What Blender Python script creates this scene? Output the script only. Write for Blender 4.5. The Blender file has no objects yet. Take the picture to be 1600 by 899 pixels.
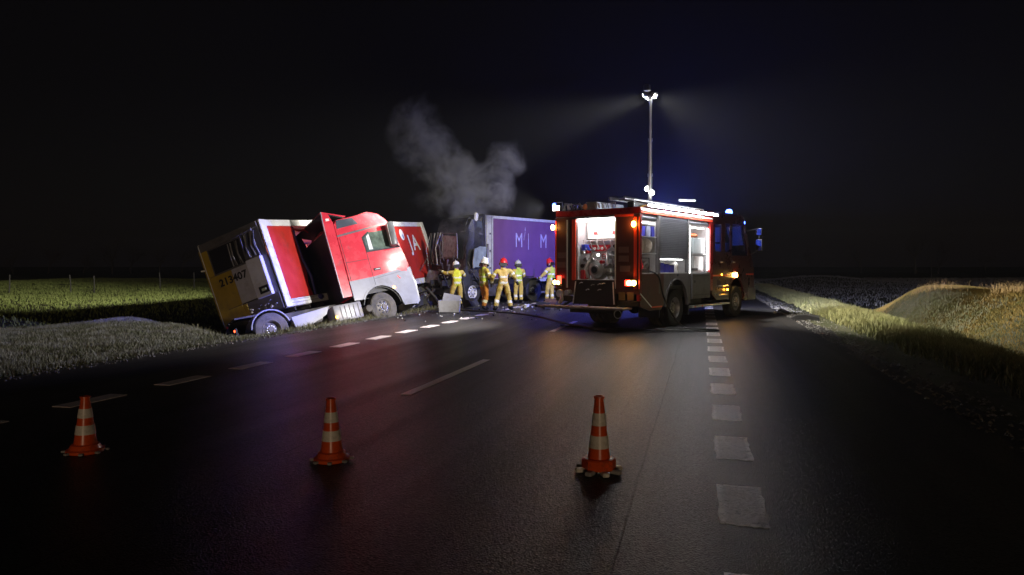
import bpy, bmesh, math, random
import numpy as np
from mathutils import Vector, Matrix, noise as mnoise
random.seed(7); np.random.seed(7)
R = math.radians
scn = bpy.context.scene
COL = scn.collection

# ------------------------------------------------------------------ camera
cam_d = bpy.data.cameras.new("camera"); cam = bpy.data.objects.new("camera", cam_d); COL.objects.link(cam)
cam.location = (0, 0, 1.6)
cam_d.sensor_width = 36.0; cam_d.lens = 36.0 * 1100 / 1600
cam_d.clip_start = 0.05; cam_d.clip_end = 6000
cam.rotation_euler = (R(90) - math.atan2(32.5, 1100), 0, R(15.1))
scn.camera = cam
# ------------------------------------------------------------------ world (night sky)
world = bpy.data.worlds.new("World"); scn.world = world; world.use_nodes = True
wn = world.node_tree; wn.nodes.clear()
w_out = wn.nodes.new("ShaderNodeOutputWorld")
w_sky = wn.nodes.new("ShaderNodeTexSky"); w_sky.sky_type = 'NISHITA'; w_sky.sun_disc = False
w_sky.sun_elevation = R(2.0); w_sky.sun_rotation = R(195)
w_bg = wn.nodes.new("ShaderNodeBackground"); w_bg.inputs[1].default_value = 0.0004
w_bg2 = wn.nodes.new("ShaderNodeBackground"); w_bg2.inputs[0].default_value = (0.0050, 0.0040, 0.0044, 1); w_bg2.inputs[1].default_value = 0.4
w_add = wn.nodes.new("ShaderNodeAddShader")
wn.links.new(w_sky.outputs[0], w_bg.inputs[0]); wn.links.new(w_bg.outputs[0], w_add.inputs[0])
wn.links.new(w_bg2.outputs[0], w_add.inputs[1]); wn.links.new(w_add.outputs[0], w_out.inputs[0])
# ------------------------------------------------------------------ weak, low directional lamp standing in for unseen light behind the camera
standin_sun_d = bpy.data.lights.new("sun", 'SUN'); sun = bpy.data.objects.new("sun", standin_sun_d); COL.objects.link(sun)
standin_sun_d.energy = 0.26; standin_sun_d.angle = R(3); standin_sun_d.color = (1.0, 0.72, 0.46)
sun.rotation_euler = (R(87.0), 0, R(20))
# ------------------------------------------------------------------ exposure and renderer
scn.view_settings.view_transform = 'Standard'; scn.view_settings.look = 'None'
scn.view_settings.exposure = 0.0; scn.view_settings.gamma = 1.0; scn.view_settings.use_curve_mapping = False
scn.render.engine = 'CYCLES'
scn.cycles.use_denoising = True
scn.cycles.max_bounces = 6; scn.cycles.diffuse_bounces = 2; scn.cycles.glossy_bounces = 3
scn.cycles.transmission_bounces = 4; scn.cycles.volume_bounces = 0; scn.cycles.transparent_max_bounces = 8
scn.cycles.sample_clamp_indirect = 4.0; scn.cycles.sample_clamp_direct = 0.0
scn.cycles.volume_max_steps = 128
scn.cycles.caustics_reflective = False; scn.cycles.caustics_refractive = False

# ================================================================== materials
MATS = {}
def mat(name, col, rough=0.5, metal=0.0, var=0.12, vscale=3.0, bump=0.0, bscale=40.0, coat=0.0, dirt=None, dirt_amt=0.0, dscale=2.0, emit=None, estr=0.0, alpha=1.0, spec=0.5, trans=0.0):
    if name in MATS: return MATS[name]
    assert col is not None, name
    m = bpy.data.materials.new(name); m.use_nodes = True; nt = m.node_tree; L = nt.links
    b = nt.nodes["Principled BSDF"]
    b.inputs["Roughness"].default_value = rough; b.inputs["Metallic"].default_value = metal
    b.inputs["Coat Weight"].default_value = coat; b.inputs["Coat Roughness"].default_value = 0.12
    b.inputs["Specular IOR Level"].default_value = spec
    b.inputs["Alpha"].default_value = alpha; b.inputs["Transmission Weight"].default_value = trans
    tc = nt.nodes.new("ShaderNodeTexCoord")
    if var > 0 or dirt:
        n = nt.nodes.new("ShaderNodeTexNoise"); n.inputs["Scale"].default_value = vscale; n.inputs["Detail"].default_value = 6; n.inputs["Roughness"].default_value = 0.65
        L.new(tc.outputs["Object"], n.inputs["Vector"])
        mx = nt.nodes.new("ShaderNodeMix"); mx.data_type = 'RGBA'
        lo = [max(0, c * (1 - var)) for c in col]; hi = [min(1, c * (1 + var)) for c in col]
        mx.inputs["A"].default_value = (*lo, 1); mx.inputs["B"].default_value = (*hi, 1)
        rmp = nt.nodes.new("ShaderNodeMapRange"); rmp.inputs[1].default_value = 0.3; rmp.inputs[2].default_value = 0.7
        L.new(n.outputs["Fac"], rmp.inputs[0]); L.new(rmp.outputs[0], mx.inputs["Factor"])
        res = mx.outputs["Result"]
        rr = nt.nodes.new("ShaderNodeMapRange"); rr.inputs[1].default_value = 0.3; rr.inputs[2].default_value = 0.7
        rr.inputs[3].default_value = max(0.02, rough - 0.08); rr.inputs[4].default_value = min(1, rough + 0.1)
        L.new(n.outputs["Fac"], rr.inputs[0]); L.new(rr.outputs[0], b.inputs["Roughness"])
        if dirt:
            n2 = nt.nodes.new("ShaderNodeTexNoise"); n2.inputs["Scale"].default_value = dscale; n2.inputs["Detail"].default_value = 8; n2.inputs["Roughness"].default_value = 0.7
            L.new(tc.outputs["Object"], n2.inputs["Vector"])
            r2 = nt.nodes.new("ShaderNodeMapRange"); r2.inputs[1].default_value = 0.62 - dirt_amt * 0.3; r2.inputs[2].default_value = 0.78 - dirt_amt * 0.1; r2.inputs[4].default_value = 0.9
            L.new(n2.outputs["Fac"], r2.inputs[0])
            m2 = nt.nodes.new("ShaderNodeMix"); m2.data_type = 'RGBA'; m2.inputs["B"].default_value = (*dirt, 1)
            L.new(r2.outputs[0], m2.inputs["Factor"]); L.new(res, m2.inputs["A"]); res = m2.outputs["Result"]
        L.new(res, b.inputs["Base Color"])
    else:
        b.inputs["Base Color"].default_value = (*col, 1)
    if bump > 0:
        n3 = nt.nodes.new("ShaderNodeTexNoise"); n3.inputs["Scale"].default_value = bscale; n3.inputs["Detail"].default_value = 4
        L.new(tc.outputs["Object"], n3.inputs["Vector"])
        bp = nt.nodes.new("ShaderNodeBump"); bp.inputs["Strength"].default_value = bump; bp.inputs["Distance"].default_value = 0.02
        L.new(n3.outputs["Fac"], bp.inputs["Height"]); L.new(bp.outputs["Normal"], b.inputs["Normal"])
    if emit:
        b.inputs["Emission Color"].default_value = (*emit, 1); b.inputs["Emission Strength"].default_value = estr
    MATS[name] = m; return m

M_tyre = mat("tyre_rubber", (0.018, 0.018, 0.018), 0.75, bump=0.3, dirt=(0.09, 0.08, 0.065), dirt_amt=0.45)
M_tyre_frost = mat("muddy_tyre", (0.06, 0.058, 0.056), 0.8, bump=0.4, dirt=(0.2, 0.18, 0.15), dirt_amt=0.8)
M_rim = mat("steel_rim", (0.35, 0.35, 0.36), 0.45, 0.6, dirt=(0.12, 0.10, 0.08), dirt_amt=0.5)
M_rim_white = mat("pale_rim", (0.75, 0.75, 0.72), 0.4, 0.1, dirt=(0.2, 0.18, 0.15), dirt_amt=0.3)
M_frame = mat("dark_chassis", (0.025, 0.024, 0.024), 0.6, 0.2, dirt=(0.09, 0.075, 0.06), dirt_amt=0.5)
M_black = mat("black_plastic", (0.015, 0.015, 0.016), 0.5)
M_glass = mat("dark_glass", (0.02, 0.022, 0.025), 0.06, var=0, coat=0.5)
M_alu = mat("aluminium", (0.62, 0.63, 0.64), 0.35, 0.75, var=0.15)
M_white = mat("white_paint", (0.78, 0.78, 0.77), 0.4, dirt=(0.35, 0.32, 0.27), dirt_amt=0.3)
M_grey = mat("grey_paint", (0.42, 0.43, 0.45), 0.4, dirt=(0.2, 0.18, 0.15), dirt_amt=0.35)
M_dgrey = mat("dark_grey_paint", (.11, .105, .11), 0.45, dirt=(0.04, 0.035, 0.03), dirt_amt=0.3)

# ================================================================== mesh builder
class MB:
    def __init__(s): s.v = []; s.f = []; s.m = []
    def add(s, vs, fs, mi=0):
        o = len(s.v); s.v += [tuple(p) for p in vs]; s.f += [tuple(i + o for i in f) for f in fs]; s.m += [mi] * len(fs); return s
    def box(s, c, d, bev=0.0, rot=None, mi=0):
        hx, hy, hz = d[0] / 2, d[1] / 2, d[2] / 2
        if bev <= 0:
            vs = [(x, y, z) for x in (-hx, hx) for y in (-hy, hy) for z in (-hz, hz)]
            fs = [(0, 1, 3, 2), (4, 6, 7, 5), (0, 4, 5, 1), (2, 3, 7, 6), (0, 2, 6, 4), (1, 5, 7, 3)]
        else:
            b = min(bev, hx * .9, hy * .9, hz * .9)
            bm = bmesh.new(); bmesh.ops.create_cube(bm, size=1.0)
            for q in bm.verts: q.co = Vector((q.co.x * 2 * hx, q.co.y * 2 * hy, q.co.z * 2 * hz))
            bmesh.ops.bevel(bm, geom=list(bm.edges), offset=b, segments=1 if b < .03 else 2, affect='EDGES', profile=.5)
            bm.verts.index_update()
            vs = [tuple(q.co) for q in bm.verts]; fs = [[q.index for q in f.verts] for f in bm.faces]; bm.free()
        M = Matrix.Translation(c)
        if rot is not None: M = M @ (rot.to_4x4() if isinstance(rot, Matrix) else Matrix.Rotation(rot[2], 4, 'Z') @ Matrix.Rotation(rot[1], 4, 'Y') @ Matrix.Rotation(rot[0], 4, 'X'))
        return s.add([M @ Vector(p) for p in vs], fs, mi)
    def bb(s, x0, x1, y0, y1, z0, z1, bev=0.0, mi=0):
        return s.box(((x0 + x1) / 2, (y0 + y1) / 2, (z0 + z1) / 2), (abs(x1 - x0), abs(y1 - y0), abs(z1 - z0)), bev, None, mi)
    def cyl(s, a, b, r0, r1=None, n=16, mi=0, caps=True):
        r1 = r0 if r1 is None else r1
        a, b = Vector(a), Vector(b); d = (b - a).normalized()
        u = d.orthogonal().normalized(); w = d.cross(u)
        vs = []
        for p, r in ((a, r0), (b, r1)):
            for i in range(n):
                t = 2 * math.pi * i / n; vs.append(p + u * (math.cos(t) * r) + w * (math.sin(t) * r))
        fs = [(i, (i + 1) % n, n + (i + 1) % n, n + i) for i in range(n)]
        if caps: fs += [tuple(range(n))[::-1], tuple(range(n, 2 * n))]
        return s.add(vs, fs, mi)
    def tube(s, pts, r, n=8, mi=0, closed=False):
        pts = [Vector(p) for p in pts]; k = len(pts); vs = []; u = None
        for i, p in enumerate(pts):
            if closed: d = pts[(i + 1) % k] - pts[i - 1]
            else: d = pts[min(i + 1, k - 1)] - pts[max(i - 1, 0)]
            d.normalize()
            if u is None: u = d.orthogonal().normalized()
            u = (u - d * u.dot(d)); u = u.normalized() if u.length > 1e-6 else d.orthogonal().normalized()
            w = d.cross(u); rr = r[i] if isinstance(r, (list, tuple)) else r
            for j in range(n):
                t = 2 * math.pi * j / n; vs.append(p + u * (math.cos(t) * rr) + w * (math.sin(t) * rr))
        fs = []
        for i in range(k if closed else k - 1):
            a, b = i * n, ((i + 1) % k) * n
            fs += [(a + j, a + (j + 1) % n, b + (j + 1) % n, b + j) for j in range(n)]
        if not closed: fs += [tuple(range(n))[::-1], tuple((k - 1) * n + j for j in range(n))]
        return s.add(vs, fs, mi)
    def prism(s, prof, a, b, plane='xz', mi=0):
        def P(p, t):
            return {'xz': (p[0], t, p[1]), 'yz': (t, p[0], p[1]), 'xy': (p[0], p[1], t)}[plane]
        n = len(prof); vs = [P(p, a) for p in prof] + [P(p, b) for p in prof]
        fs = [(i, (i + 1) % n, n + (i + 1) % n, n + i) for i in range(n)] + [tuple(range(n))[::-1], tuple(range(n, 2 * n))]
        return s.add(vs, fs, mi)
    def lathe(s, prof, o, axis='z', n=24, mi=0, closed=False):
        vs = []; k = len(prof)
        for (r, h) in prof:
            for j in range(n):
                t = 2 * math.pi * j / n; c, q = math.cos(t) * r, math.sin(t) * r
                p = {'z': (c, q, h), 'y': (c, h, q), 'x': (h, c, q)}[axis]
                vs.append((p[0] + o[0], p[1] + o[1], p[2] + o[2]))
        fs = []
        for i in range(k - 1 + (1 if closed else 0)):
            a, b = i * n, ((i + 1) % k) * n
            fs += [(a + j, a + (j + 1) % n, b + (j + 1) % n, b + j) for j in range(n)]
        return s.add(vs, fs, mi)
    def sphere(s, c, r, n=12, m=8, mi=0):
        rr = r if isinstance(r, (list, tuple)) else (r, r, r); vs = []; fs = []
        for i in range(m + 1):
            t = math.pi * i / m
            for j in range(n):
                p = 2 * math.pi * j / n
                vs.append((c[0] + rr[0] * math.sin(t) * math.cos(p), c[1] + rr[1] * math.sin(t) * math.sin(p), c[2] + rr[2] * math.cos(t)))
        for i in range(m):
            for j in range(n): fs.append((i * n + j, (i + 1) * n + j, (i + 1) * n + (j + 1) % n, i * n + (j + 1) % n))
        return s.add(vs, fs, mi)
    def torus(s, c, R0, r, axis='y', n=28, m=8, mi=0):
        prof = [(R0 + r * math.cos(2 * math.pi * i / m), r * math.sin(2 * math.pi * i / m)) for i in range(m)]
        return s.lathe(prof, c, axis, n, mi, closed=True)
    def warp(s, fn):
        s.v = [tuple(fn(Vector(p))) for p in s.v]; return s
    def build(s, name, ms, parent=None, smooth=35):
        me = bpy.data.meshes.new(name); me.from_pydata(s.v, [], s.f)
        for q in (ms if isinstance(ms, (list, tuple)) else [ms]): me.materials.append(q)
        if max(s.m or [0]) > 0: me.polygons.foreach_set("material_index", s.m)
        bm = bmesh.new(); bm.from_mesh(me); bmesh.ops.remove_doubles(bm, verts=bm.verts, dist=1e-5); bmesh.ops.recalc_face_normals(bm, faces=bm.faces); bm.to_mesh(me); bm.free()
        if smooth:
            me.polygons.foreach_set("use_smooth", [True] * len(me.polygons)); me.set_sharp_from_angle(angle=R(smooth))
        me.update()
        o = bpy.data.objects.new(name, me); COL.objects.link(o)
        if parent: o.parent = parent
        return o
def tag(o, label=None, cat=None, group=None, kind=None):
    if label: o["label"] = label
    if cat: o["category"] = cat
    if group: o["group"] = group
    if kind: o["kind"] = kind
    return o
def thing(name, label, cat, M=None, group=None):
    o = bpy.data.objects.new(name, None); COL.objects.link(o); o.empty_display_size = .2
    if M is not None: o.matrix_world = M
    return tag(o, label, cat, group)
def pose(loc, yaw=0, pitch=0, roll=0):
    # local x forward, y left, z up
    return Matrix.Translation(loc) @ Matrix.Rotation(R(yaw), 4, 'Z') @ Matrix.Rotation(-R(pitch), 4, 'Y') @ Matrix.Rotation(R(roll), 4, 'X')
def subdiv(mb, cuts):
    me = bpy.data.meshes.new("t"); me.from_pydata(mb.v, [], mb.f); bm = bmesh.new(); bm.from_mesh(me)
    bmesh.ops.triangulate(bm, faces=[f for f in bm.faces if len(f.verts) > 4])
    bmesh.ops.subdivide_edges(bm, edges=bm.edges, cuts=cuts, use_grid_fill=True)
    bm.verts.index_update(); r = MB(); r.v = [tuple(v.co) for v in bm.verts]; r.f = [tuple(v.index for v in f.verts) for f in bm.faces]; r.m = [0] * len(r.f)
    bm.free(); bpy.data.meshes.remove(me); return r
def text_mesh(txt, size, depth=0.004, bold=.018):
    cu = bpy.data.curves.new("t", 'FONT'); cu.body = txt; cu.size = size; cu.extrude = depth / 2; cu.align_x = 'CENTER'; cu.align_y = 'CENTER'; cu.resolution_u = 3; cu.offset = bold * size
    o = bpy.data.objects.new("t", cu); COL.objects.link(o)
    dg = bpy.context.evaluated_depsgraph_get(); me = bpy.data.meshes.new_from_object(o.evaluated_get(dg))
    bpy.data.objects.remove(o); bpy.data.curves.remove(cu); return me
def put_text(name, txt, size, m, parent, M, sx=1.0, bold=.018):
    me = text_mesh(txt, size, bold=bold); me.transform(M @ Matrix.Diagonal((sx, 1, 1, 1))); me.materials.clear(); me.materials.append(m)
    o = bpy.data.objects.new(name, me); COL.objects.link(o); o.parent = parent; return o
def lamp(name, kind, parent, loc, energy, col, size=0.05, target=None, angle=120, blend=0.6):
    d = bpy.data.lights.new(name, kind); d.energy = energy; d.color = col; d.shadow_soft_size = size
    o = bpy.data.objects.new(name, d); COL.objects.link(o); o.parent = parent; o.location = loc
    if kind == 'SPOT': d.spot_size = R(angle); d.spot_blend = blend
    if target is not None: o.rotation_euler = (Vector(target) - Vector(loc)).to_track_quat('-Z', 'Y').to_euler()
    return o

# ================================================================== the setting: terrain
def sst(a, b, x):
    t = np.clip((x - a) / (b - a), 0, 1); return t * t * (3 - 2 * t)
def wob(X, Y, s, seed=0):
    return (np.sin(X * s + seed * 1.7 + 1.3 * np.sin(Y * s * .7 + seed)) + np.sin(Y * s * 1.13 + seed * 2.9 + 1.1 * np.sin(X * s * .83 - seed)) + .6 * np.sin((X + Y) * s * 2.1 + seed)) / 2.6
def height(X, Y):
    X = np.asarray(X, float); Y = np.asarray(Y, float)
    d = -9.8 - X
    ditch = np.interp(d, [0, .4, 4.6, 7.0, 12.0, 15, 60], [0, -.06, -1.38, -1.42, -.3, -.12, .1])
    cross = np.interp(d, [0, .5, 2, 7.2, 8.2, 9.6, 12.6, 15, 60], [0, -.03, .04, .02, -.25, -.75, -.3, -.12, .1])
    t = sst(-.2, 2.2, Y - (13.0 + (-10 - X) * .72) + .25 * wob(X, Y, 1.6, 3))
    left = cross * (1 - t) + ditch * t + wob(X, Y, .9, 1) * .05 * np.clip(d, 0, 1) + wob(X, Y, .23, 5) * .12 * np.clip((d - 12) / 8, 0, 1)
    e = X - 3.0
    bh = 1.12 * sst(33, 28, Y + .8 * wob(X, Y, .5, 2)) * (.75 + .25 * sst(10, 19, Y))
    base = np.interp(e, [0, .9, 1.2, 2.2, 3.1, 4, 12, 60], [0, -.06, .03, .04, -.4, -.28, -.1, .15])
    bump = bh * sst(2.6, 5.0, e + .3 * wob(X, Y, .7, 8)) * (1 - .75 * sst(5.4, 10, e))
    far = .75 * np.exp(-(((X - 12) / 5) ** 2 + ((Y - 84) / 9) ** 2))
    right = base + bump + far + wob(X, Y, .8, 4) * .05 * np.clip(e, 0, 1)
    z = np.where(d > 0, left, np.where(e > 0, right, -.04))
    r = np.hypot(X, Y); z = np.where(r > 150, z * np.clip(1 - (r - 150) / 200, 0, 1) - .02, z)
    return z
def axis_vals(dense_lo, dense_hi, step, lo, hi, g=1.18):
    v = list(np.arange(dense_lo, dense_hi + 1e-6, step)); s = step; x = dense_hi
    while x < hi: s *= g; x += s; v.append(x)
    s = step; x = dense_lo; w = []
    while x > lo: s *= g; x -= s; w.append(x)
    return np.array(w[::-1] + v)
gx = axis_vals(-28, 16, .3, -3200, 3200); gy = axis_vals(2, 40, .35, -400, 4000)
gx = np.unique(np.concatenate([gx, [-9.8, -9.79, 3.0, 2.99]]))
GX, GY = np.meshgrid(gx, gy); GZ = height(GX, GY)
nx, ny = len(gx), len(gy)
V = np.stack([GX.ravel(), GY.ravel(), GZ.ravel()], 1)
I = (np.arange(ny - 1)[:, None] * nx + np.arange(nx - 1)[None]).ravel()
Fq = np.stack([I, I + 1, I + nx + 1, I + nx], 1)
def np_mesh(name, V, F, m, smooth=True):
    me = bpy.data.meshes.new(name); k = F.shape[1]
    me.vertices.add(len(V)); me.vertices.foreach_set("co", V.astype(np.float32).ravel())
    me.loops.add(F.size); me.loops.foreach_set("vertex_index", F.astype(np.int32).ravel())
    me.polygons.add(len(F)); me.polygons.foreach_set("loop_start", np.arange(len(F), dtype=np.int32) * k)
    if smooth: me.polygons.foreach_set("use_smooth", np.ones(len(F), bool))
    me.update(calc_edges=True); me.validate(); me.materials.append(m)
    o = bpy.data.objects.new(name, me); COL.objects.link(o); return o

def nodes_mat(name):
    m = bpy.data.materials.new(name); m.use_nodes = True; nt = m.node_tree
    return m, nt, nt.nodes["Principled BSDF"], nt.links
def N(nt, t, **k):
    n = nt.nodes.new(t)
    for a, b in k.items(): setattr(n, a, b)
    return n
def noise_n(nt, vec, scale, detail=5, rough=.6):
    n = N(nt, "ShaderNodeTexNoise"); n.inputs["Scale"].default_value = scale; n.inputs["Detail"].default_value = detail; n.inputs["Roughness"].default_value = rough
    nt.links.new(vec, n.inputs["Vector"]); return n.outputs["Fac"]
def mixc(nt, fac, a, b):
    m = N(nt, "ShaderNodeMix", data_type='RGBA')
    if isinstance(fac, float): m.inputs["Factor"].default_value = fac
    else: nt.links.new(fac, m.inputs["Factor"])
    for k, s in (("A", a), ("B", b)):
        if isinstance(s, tuple): m.inputs[k].default_value = (*s, 1)
        else: nt.links.new(s, m.inputs[k])
    return m.outputs["Result"]
def rng(nt, v, a, b, c=0., d=1.):
    m = N(nt, "ShaderNodeMapRange"); nt.links.new(v, m.inputs[0])
    for i, q in enumerate((a, b, c, d)): m.inputs[i + 1].default_value = q
    return m.outputs[0]
def mth(nt, op, a, b=None):
    m = N(nt, "ShaderNodeMath", operation=op)
    for i, q in enumerate((a, b)):
        if q is None: continue
        if isinstance(q, (int, float)): m.inputs[i].default_value = q
        else: nt.links.new(q, m.inputs[i])
    return m.outputs[0]

def facets(nt, vec, scale, amt):
    # each stone chip of the surface gets its own slight tilt
    L = nt.links; v = N(nt, "ShaderNodeTexVoronoi"); v.inputs["Scale"].default_value = scale; L.new(vec, v.inputs["Vector"])
    a = N(nt, "ShaderNodeVectorMath", operation='SUBTRACT'); a.inputs[1].default_value = (.5, .5, .5); L.new(v.outputs["Color"], a.inputs[0])
    c = N(nt, "ShaderNodeVectorMath", operation='SCALE'); c.inputs["Scale"].default_value = amt; L.new(a.outputs[0], c.inputs[0])
    d = N(nt, "ShaderNodeVectorMath", operation='ADD'); L.new(N(nt, "ShaderNodeNewGeometry").outputs["Normal"], d.inputs[0]); L.new(c.outputs[0], d.inputs[1])
    e = N(nt, "ShaderNodeVectorMath", operation='NORMALIZE'); L.new(d.outputs[0], e.inputs[0]); return e.outputs[0]
m, nt, b, L = nodes_mat("soil_and_turf"); pos = N(nt, "ShaderNodeNewGeometry").outputs["Position"]
c1 = mixc(nt, rng(nt, noise_n(nt, pos, .35), .35, .65), (.030, .040, .014), (.062, .060, .026))
c2 = mixc(nt, rng(nt, noise_n(nt, pos, 2.2, 8, .7), .4, .68), c1, (.10, .095, .065))
c3 = mixc(nt, rng(nt, noise_n(nt, pos, 14, 6, .7), .45, .75), c2, (.028, .022, .016))
L.new(c3, b.inputs["Base Color"]); b.inputs["Roughness"].default_value = .95; b.inputs["Specular IOR Level"].default_value = .1
bp = N(nt, "ShaderNodeBump"); bp.inputs["Strength"].default_value = .9; bp.inputs["Distance"].default_value = .08
L.new(noise_n(nt, pos, 9, 8, .75), bp.inputs["Height"]); L.new(bp.outputs[0], b.inputs["Normal"])
M_ground = m
ground = tag(np_mesh("ground", V, Fq, M_ground), "dark turf, ditches and fields beside the road", kind="structure")

# road
m, nt, b, L = nodes_mat("asphalt"); geo = N(nt, "ShaderNodeNewGeometry"); pos = geo.outputs["Position"]
sx = N(nt, "ShaderNodeSeparateXYZ"); L.new(pos, sx.inputs[0])
big = noise_n(nt, pos, .45, 5, .6); fine = noise_n(nt, pos, 60, 3, .7)
vor = N(nt, "ShaderNodeTexVoronoi"); vor.inputs["Scale"].default_value = 85; L.new(pos, vor.inputs["Vector"])
ca = mixc(nt, rng(nt, fine, .35, .7), (.016, .015, .015), (.052, .049, .049))
cb = mixc(nt, rng(nt, big, .35, .65), ca, (.032, .029, .029))
stretch = N(nt, "ShaderNodeMapping"); stretch.inputs["Scale"].default_value = (1.6, .05, 1); L.new(pos, stretch.inputs[0])
lanes = noise_n(nt, stretch.outputs[0], 1.0, 4, .55)
jx = mth(nt, 'ADD', sx.outputs[0], mth(nt, 'MULTIPLY', mth(nt, 'SUBTRACT', noise_n(nt, pos, .35, 5), .5), .07))
def line_at(x, w):
    return rng(nt, mth(nt, 'ABSOLUTE', mth(nt, 'SUBTRACT', jx, x)), w * .35, w, 1., 0.)
crack = mth(nt, 'MAXIMUM', line_at(-.45, .012), mth(nt, 'MULTIPLY', line_at(-.83, .02), rng(nt, big, .5, .6)))
crack = mth(nt, 'MAXIMUM', crack, line_at(-3.42, .012))
cb = mixc(nt, rng(nt, lanes, .5, .78, 0, .35), cb, (.014, .013, .013)); cb = mixc(nt, rng(nt, vor.outputs["Color"], .72, .95, 0, .8), cb, (.085, .08, .078))
cc = mixc(nt, crack, cb, (.008, .008, .008)); L.new(cc, b.inputs["Base Color"])
L.new(rng(nt, lanes, .25, .75, .27, .42), b.inputs["Roughness"])
h = mth(nt, 'ADD', mth(nt, 'MULTIPLY', vor.outputs["Distance"], 1.0), mth(nt, 'MULTIPLY', fine, .6))
h = mth(nt, 'SUBTRACT', h, mth(nt, 'MULTIPLY', crack, 1.2))
nrm_ = facets(nt, pos, 75, .21)
bp = N(nt, "ShaderNodeBump"); bp.inputs["Strength"].default_value = .4; bp.inputs["Distance"].default_value = .012; L.new(nrm_, bp.inputs["Normal"])
L.new(h, bp.inputs["Height"]); L.new(bp.outputs[0], b.inputs["Normal"]); b.inputs["Specular IOR Level"].default_value = .17
M_asph = m
ry = np.concatenate([np.arange(-12, 60, .35), np.arange(60, 420, 4)])
eL = -9.8 + .16 * wob(ry, ry * .3, 1.1, 2) + .06 * wob(ry, ry, 4.3, 1); eR = 3.05 + .14 * wob(ry, ry * .4, .9, 6) + .06 * wob(ry, ry, 3.7, 4)
cols = [eL, np.full_like(ry, -7.2), np.full_like(ry, -3.5), np.full_like(ry, .3), eR]
RV = np.stack([np.stack([c, ry, np.full_like(ry, [-.02, 0.008, .012, .008, -.015][i])], 1) for i, c in enumerate(cols)], 1).reshape(-1, 3)
k = len(cols); I = (np.arange(len(ry) - 1)[:, None] * k + np.arange(k - 1)[None]).ravel()
road = tag(np_mesh("road", RV, np.stack([I, I + 1, I + k + 1, I + k], 1), M_asph), "wet looking dark asphalt road running into the night", kind="structure")
def road_z(x): return float(np.interp(x, [-9.8, -7.2, -3.5, .3, 3.05], [-.02, .008, .012, .008, -.015]))

# painted markings
m, nt, b, L = nodes_mat("worn_road_paint"); pos = N(nt, "ShaderNodeNewGeometry").outputs["Position"]
tcg = N(nt, "ShaderNodeTexCoord").outputs["Object"]; sp = N(nt, "ShaderNodeSeparateXYZ"); L.new(tcg, sp.inputs[0])
ex = mth(nt, 'MAXIMUM', mth(nt, 'SUBTRACT', mth(nt, 'ABSOLUTE', sp.outputs[0]), .11), mth(nt, 'SUBTRACT', mth(nt, 'ABSOLUTE', sp.outputs[1]), .37))
ex = mth(nt, 'ADD', ex, mth(nt, 'MULTIPLY', mth(nt, 'SUBTRACT', noise_n(nt, pos, 18, 4), .5), .05))
edge = rng(nt, ex, -.005, .02)
cm = mixc(nt, edge, (.45, .44, .44), (.88, .87, .85)); cm = mixc(nt, rng(nt, noise_n(nt, pos, 45, 5, .75), .5, .72), cm, (.05, .05, .05))
cm = mixc(nt, rng(nt, noise_n(nt, pos, 7, 8, .8), .56, .64), cm, (.06, .058, .057))
L.new(cm, b.inputs["Base Color"]); b.inputs["Roughness"].default_value = .34
bp = N(nt, "ShaderNodeBump"); bp.inputs["Strength"].default_value = .5; bp.inputs["Distance"].default_value = .01
L.new(noise_n(nt, pos, 70, 4, .7), bp.inputs["Height"]); L.new(facets(nt, pos, 62, .22), bp.inputs["Normal"]); L.new(bp.outputs[0], b.inputs["Normal"])
M_block = m
m, nt, b, L = nodes_mat("road_paint"); pos = N(nt, "ShaderNodeNewGeometry").outputs["Position"]
cm = mixc(nt, rng(nt, noise_n(nt, pos, 30, 6, .75), .54, .76), (.78, .69, .66), (.14, .14, .14)); L.new(cm, b.inputs["Base Color"]); b.inputs["Roughness"].default_value = .3
bp = N(nt, "ShaderNodeBump"); bp.inputs["Strength"].default_value = .25; bp.inputs["Distance"].default_value = .012
L.new(noise_n(nt, pos, 60, 4, .7), bp.inputs["Height"]); L.new(facets(nt, pos, 62, .24), bp.inputs["Normal"]); L.new(bp.outputs[0], b.inputs["Normal"])
M_line = m
def slab(w, l, h=.007, jag=.006):
    mb = MB(); n = 9; top = []
    def jit(): return random.uniform(-jag, jag)
    ring = [(-w / 2 + w * i / n, -l / 2 + jit()) for i in range(n)] + [(w / 2 + jit(), -l / 2 + l * i / n) for i in range(n)] + [(w / 2 - w * i / n, l / 2 + jit()) for i in range(n)] + [(-w / 2 + jit(), l / 2 - l * i / n) for i in range(n)]
    mb.prism(ring, 0, h, 'xy'); return mb
block_meshes = [slab(.30, .82, .003, .010).build("marking_block", M_block, road, 0) for _ in range(4)]
for o in block_meshes: o["tmp"] = 1
def place_mark(src, x, y):
    o = src if src.get("tmp") else src.copy()
    if "tmp" in o: del o["tmp"]
    if o.name not in COL.objects: COL.objects.link(o)
    o.parent = road; o.location = (x, y, road_z(x)); return o
for i in range(36): place_mark(block_meshes[i % 4], .27, 1.83 + 1.54 * i)
dash_meshes = [slab(.25, .82, .006).build("edge_dash", M_line, road, 0) for _ in range(3)]
for o in dash_meshes: o["tmp"] = 1
for i in range(30): place_mark(dash_meshes[i % 3], -7.0, 5.2 + 1.54 * i)
cl = slab(.13, 3.4, .006).build("centre_dash", M_line, road, 0); cl["tmp"] = 1
for i in range(8): place_mark(cl, -3.54, 9.75 + 8.75 * (i - 1))

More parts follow.
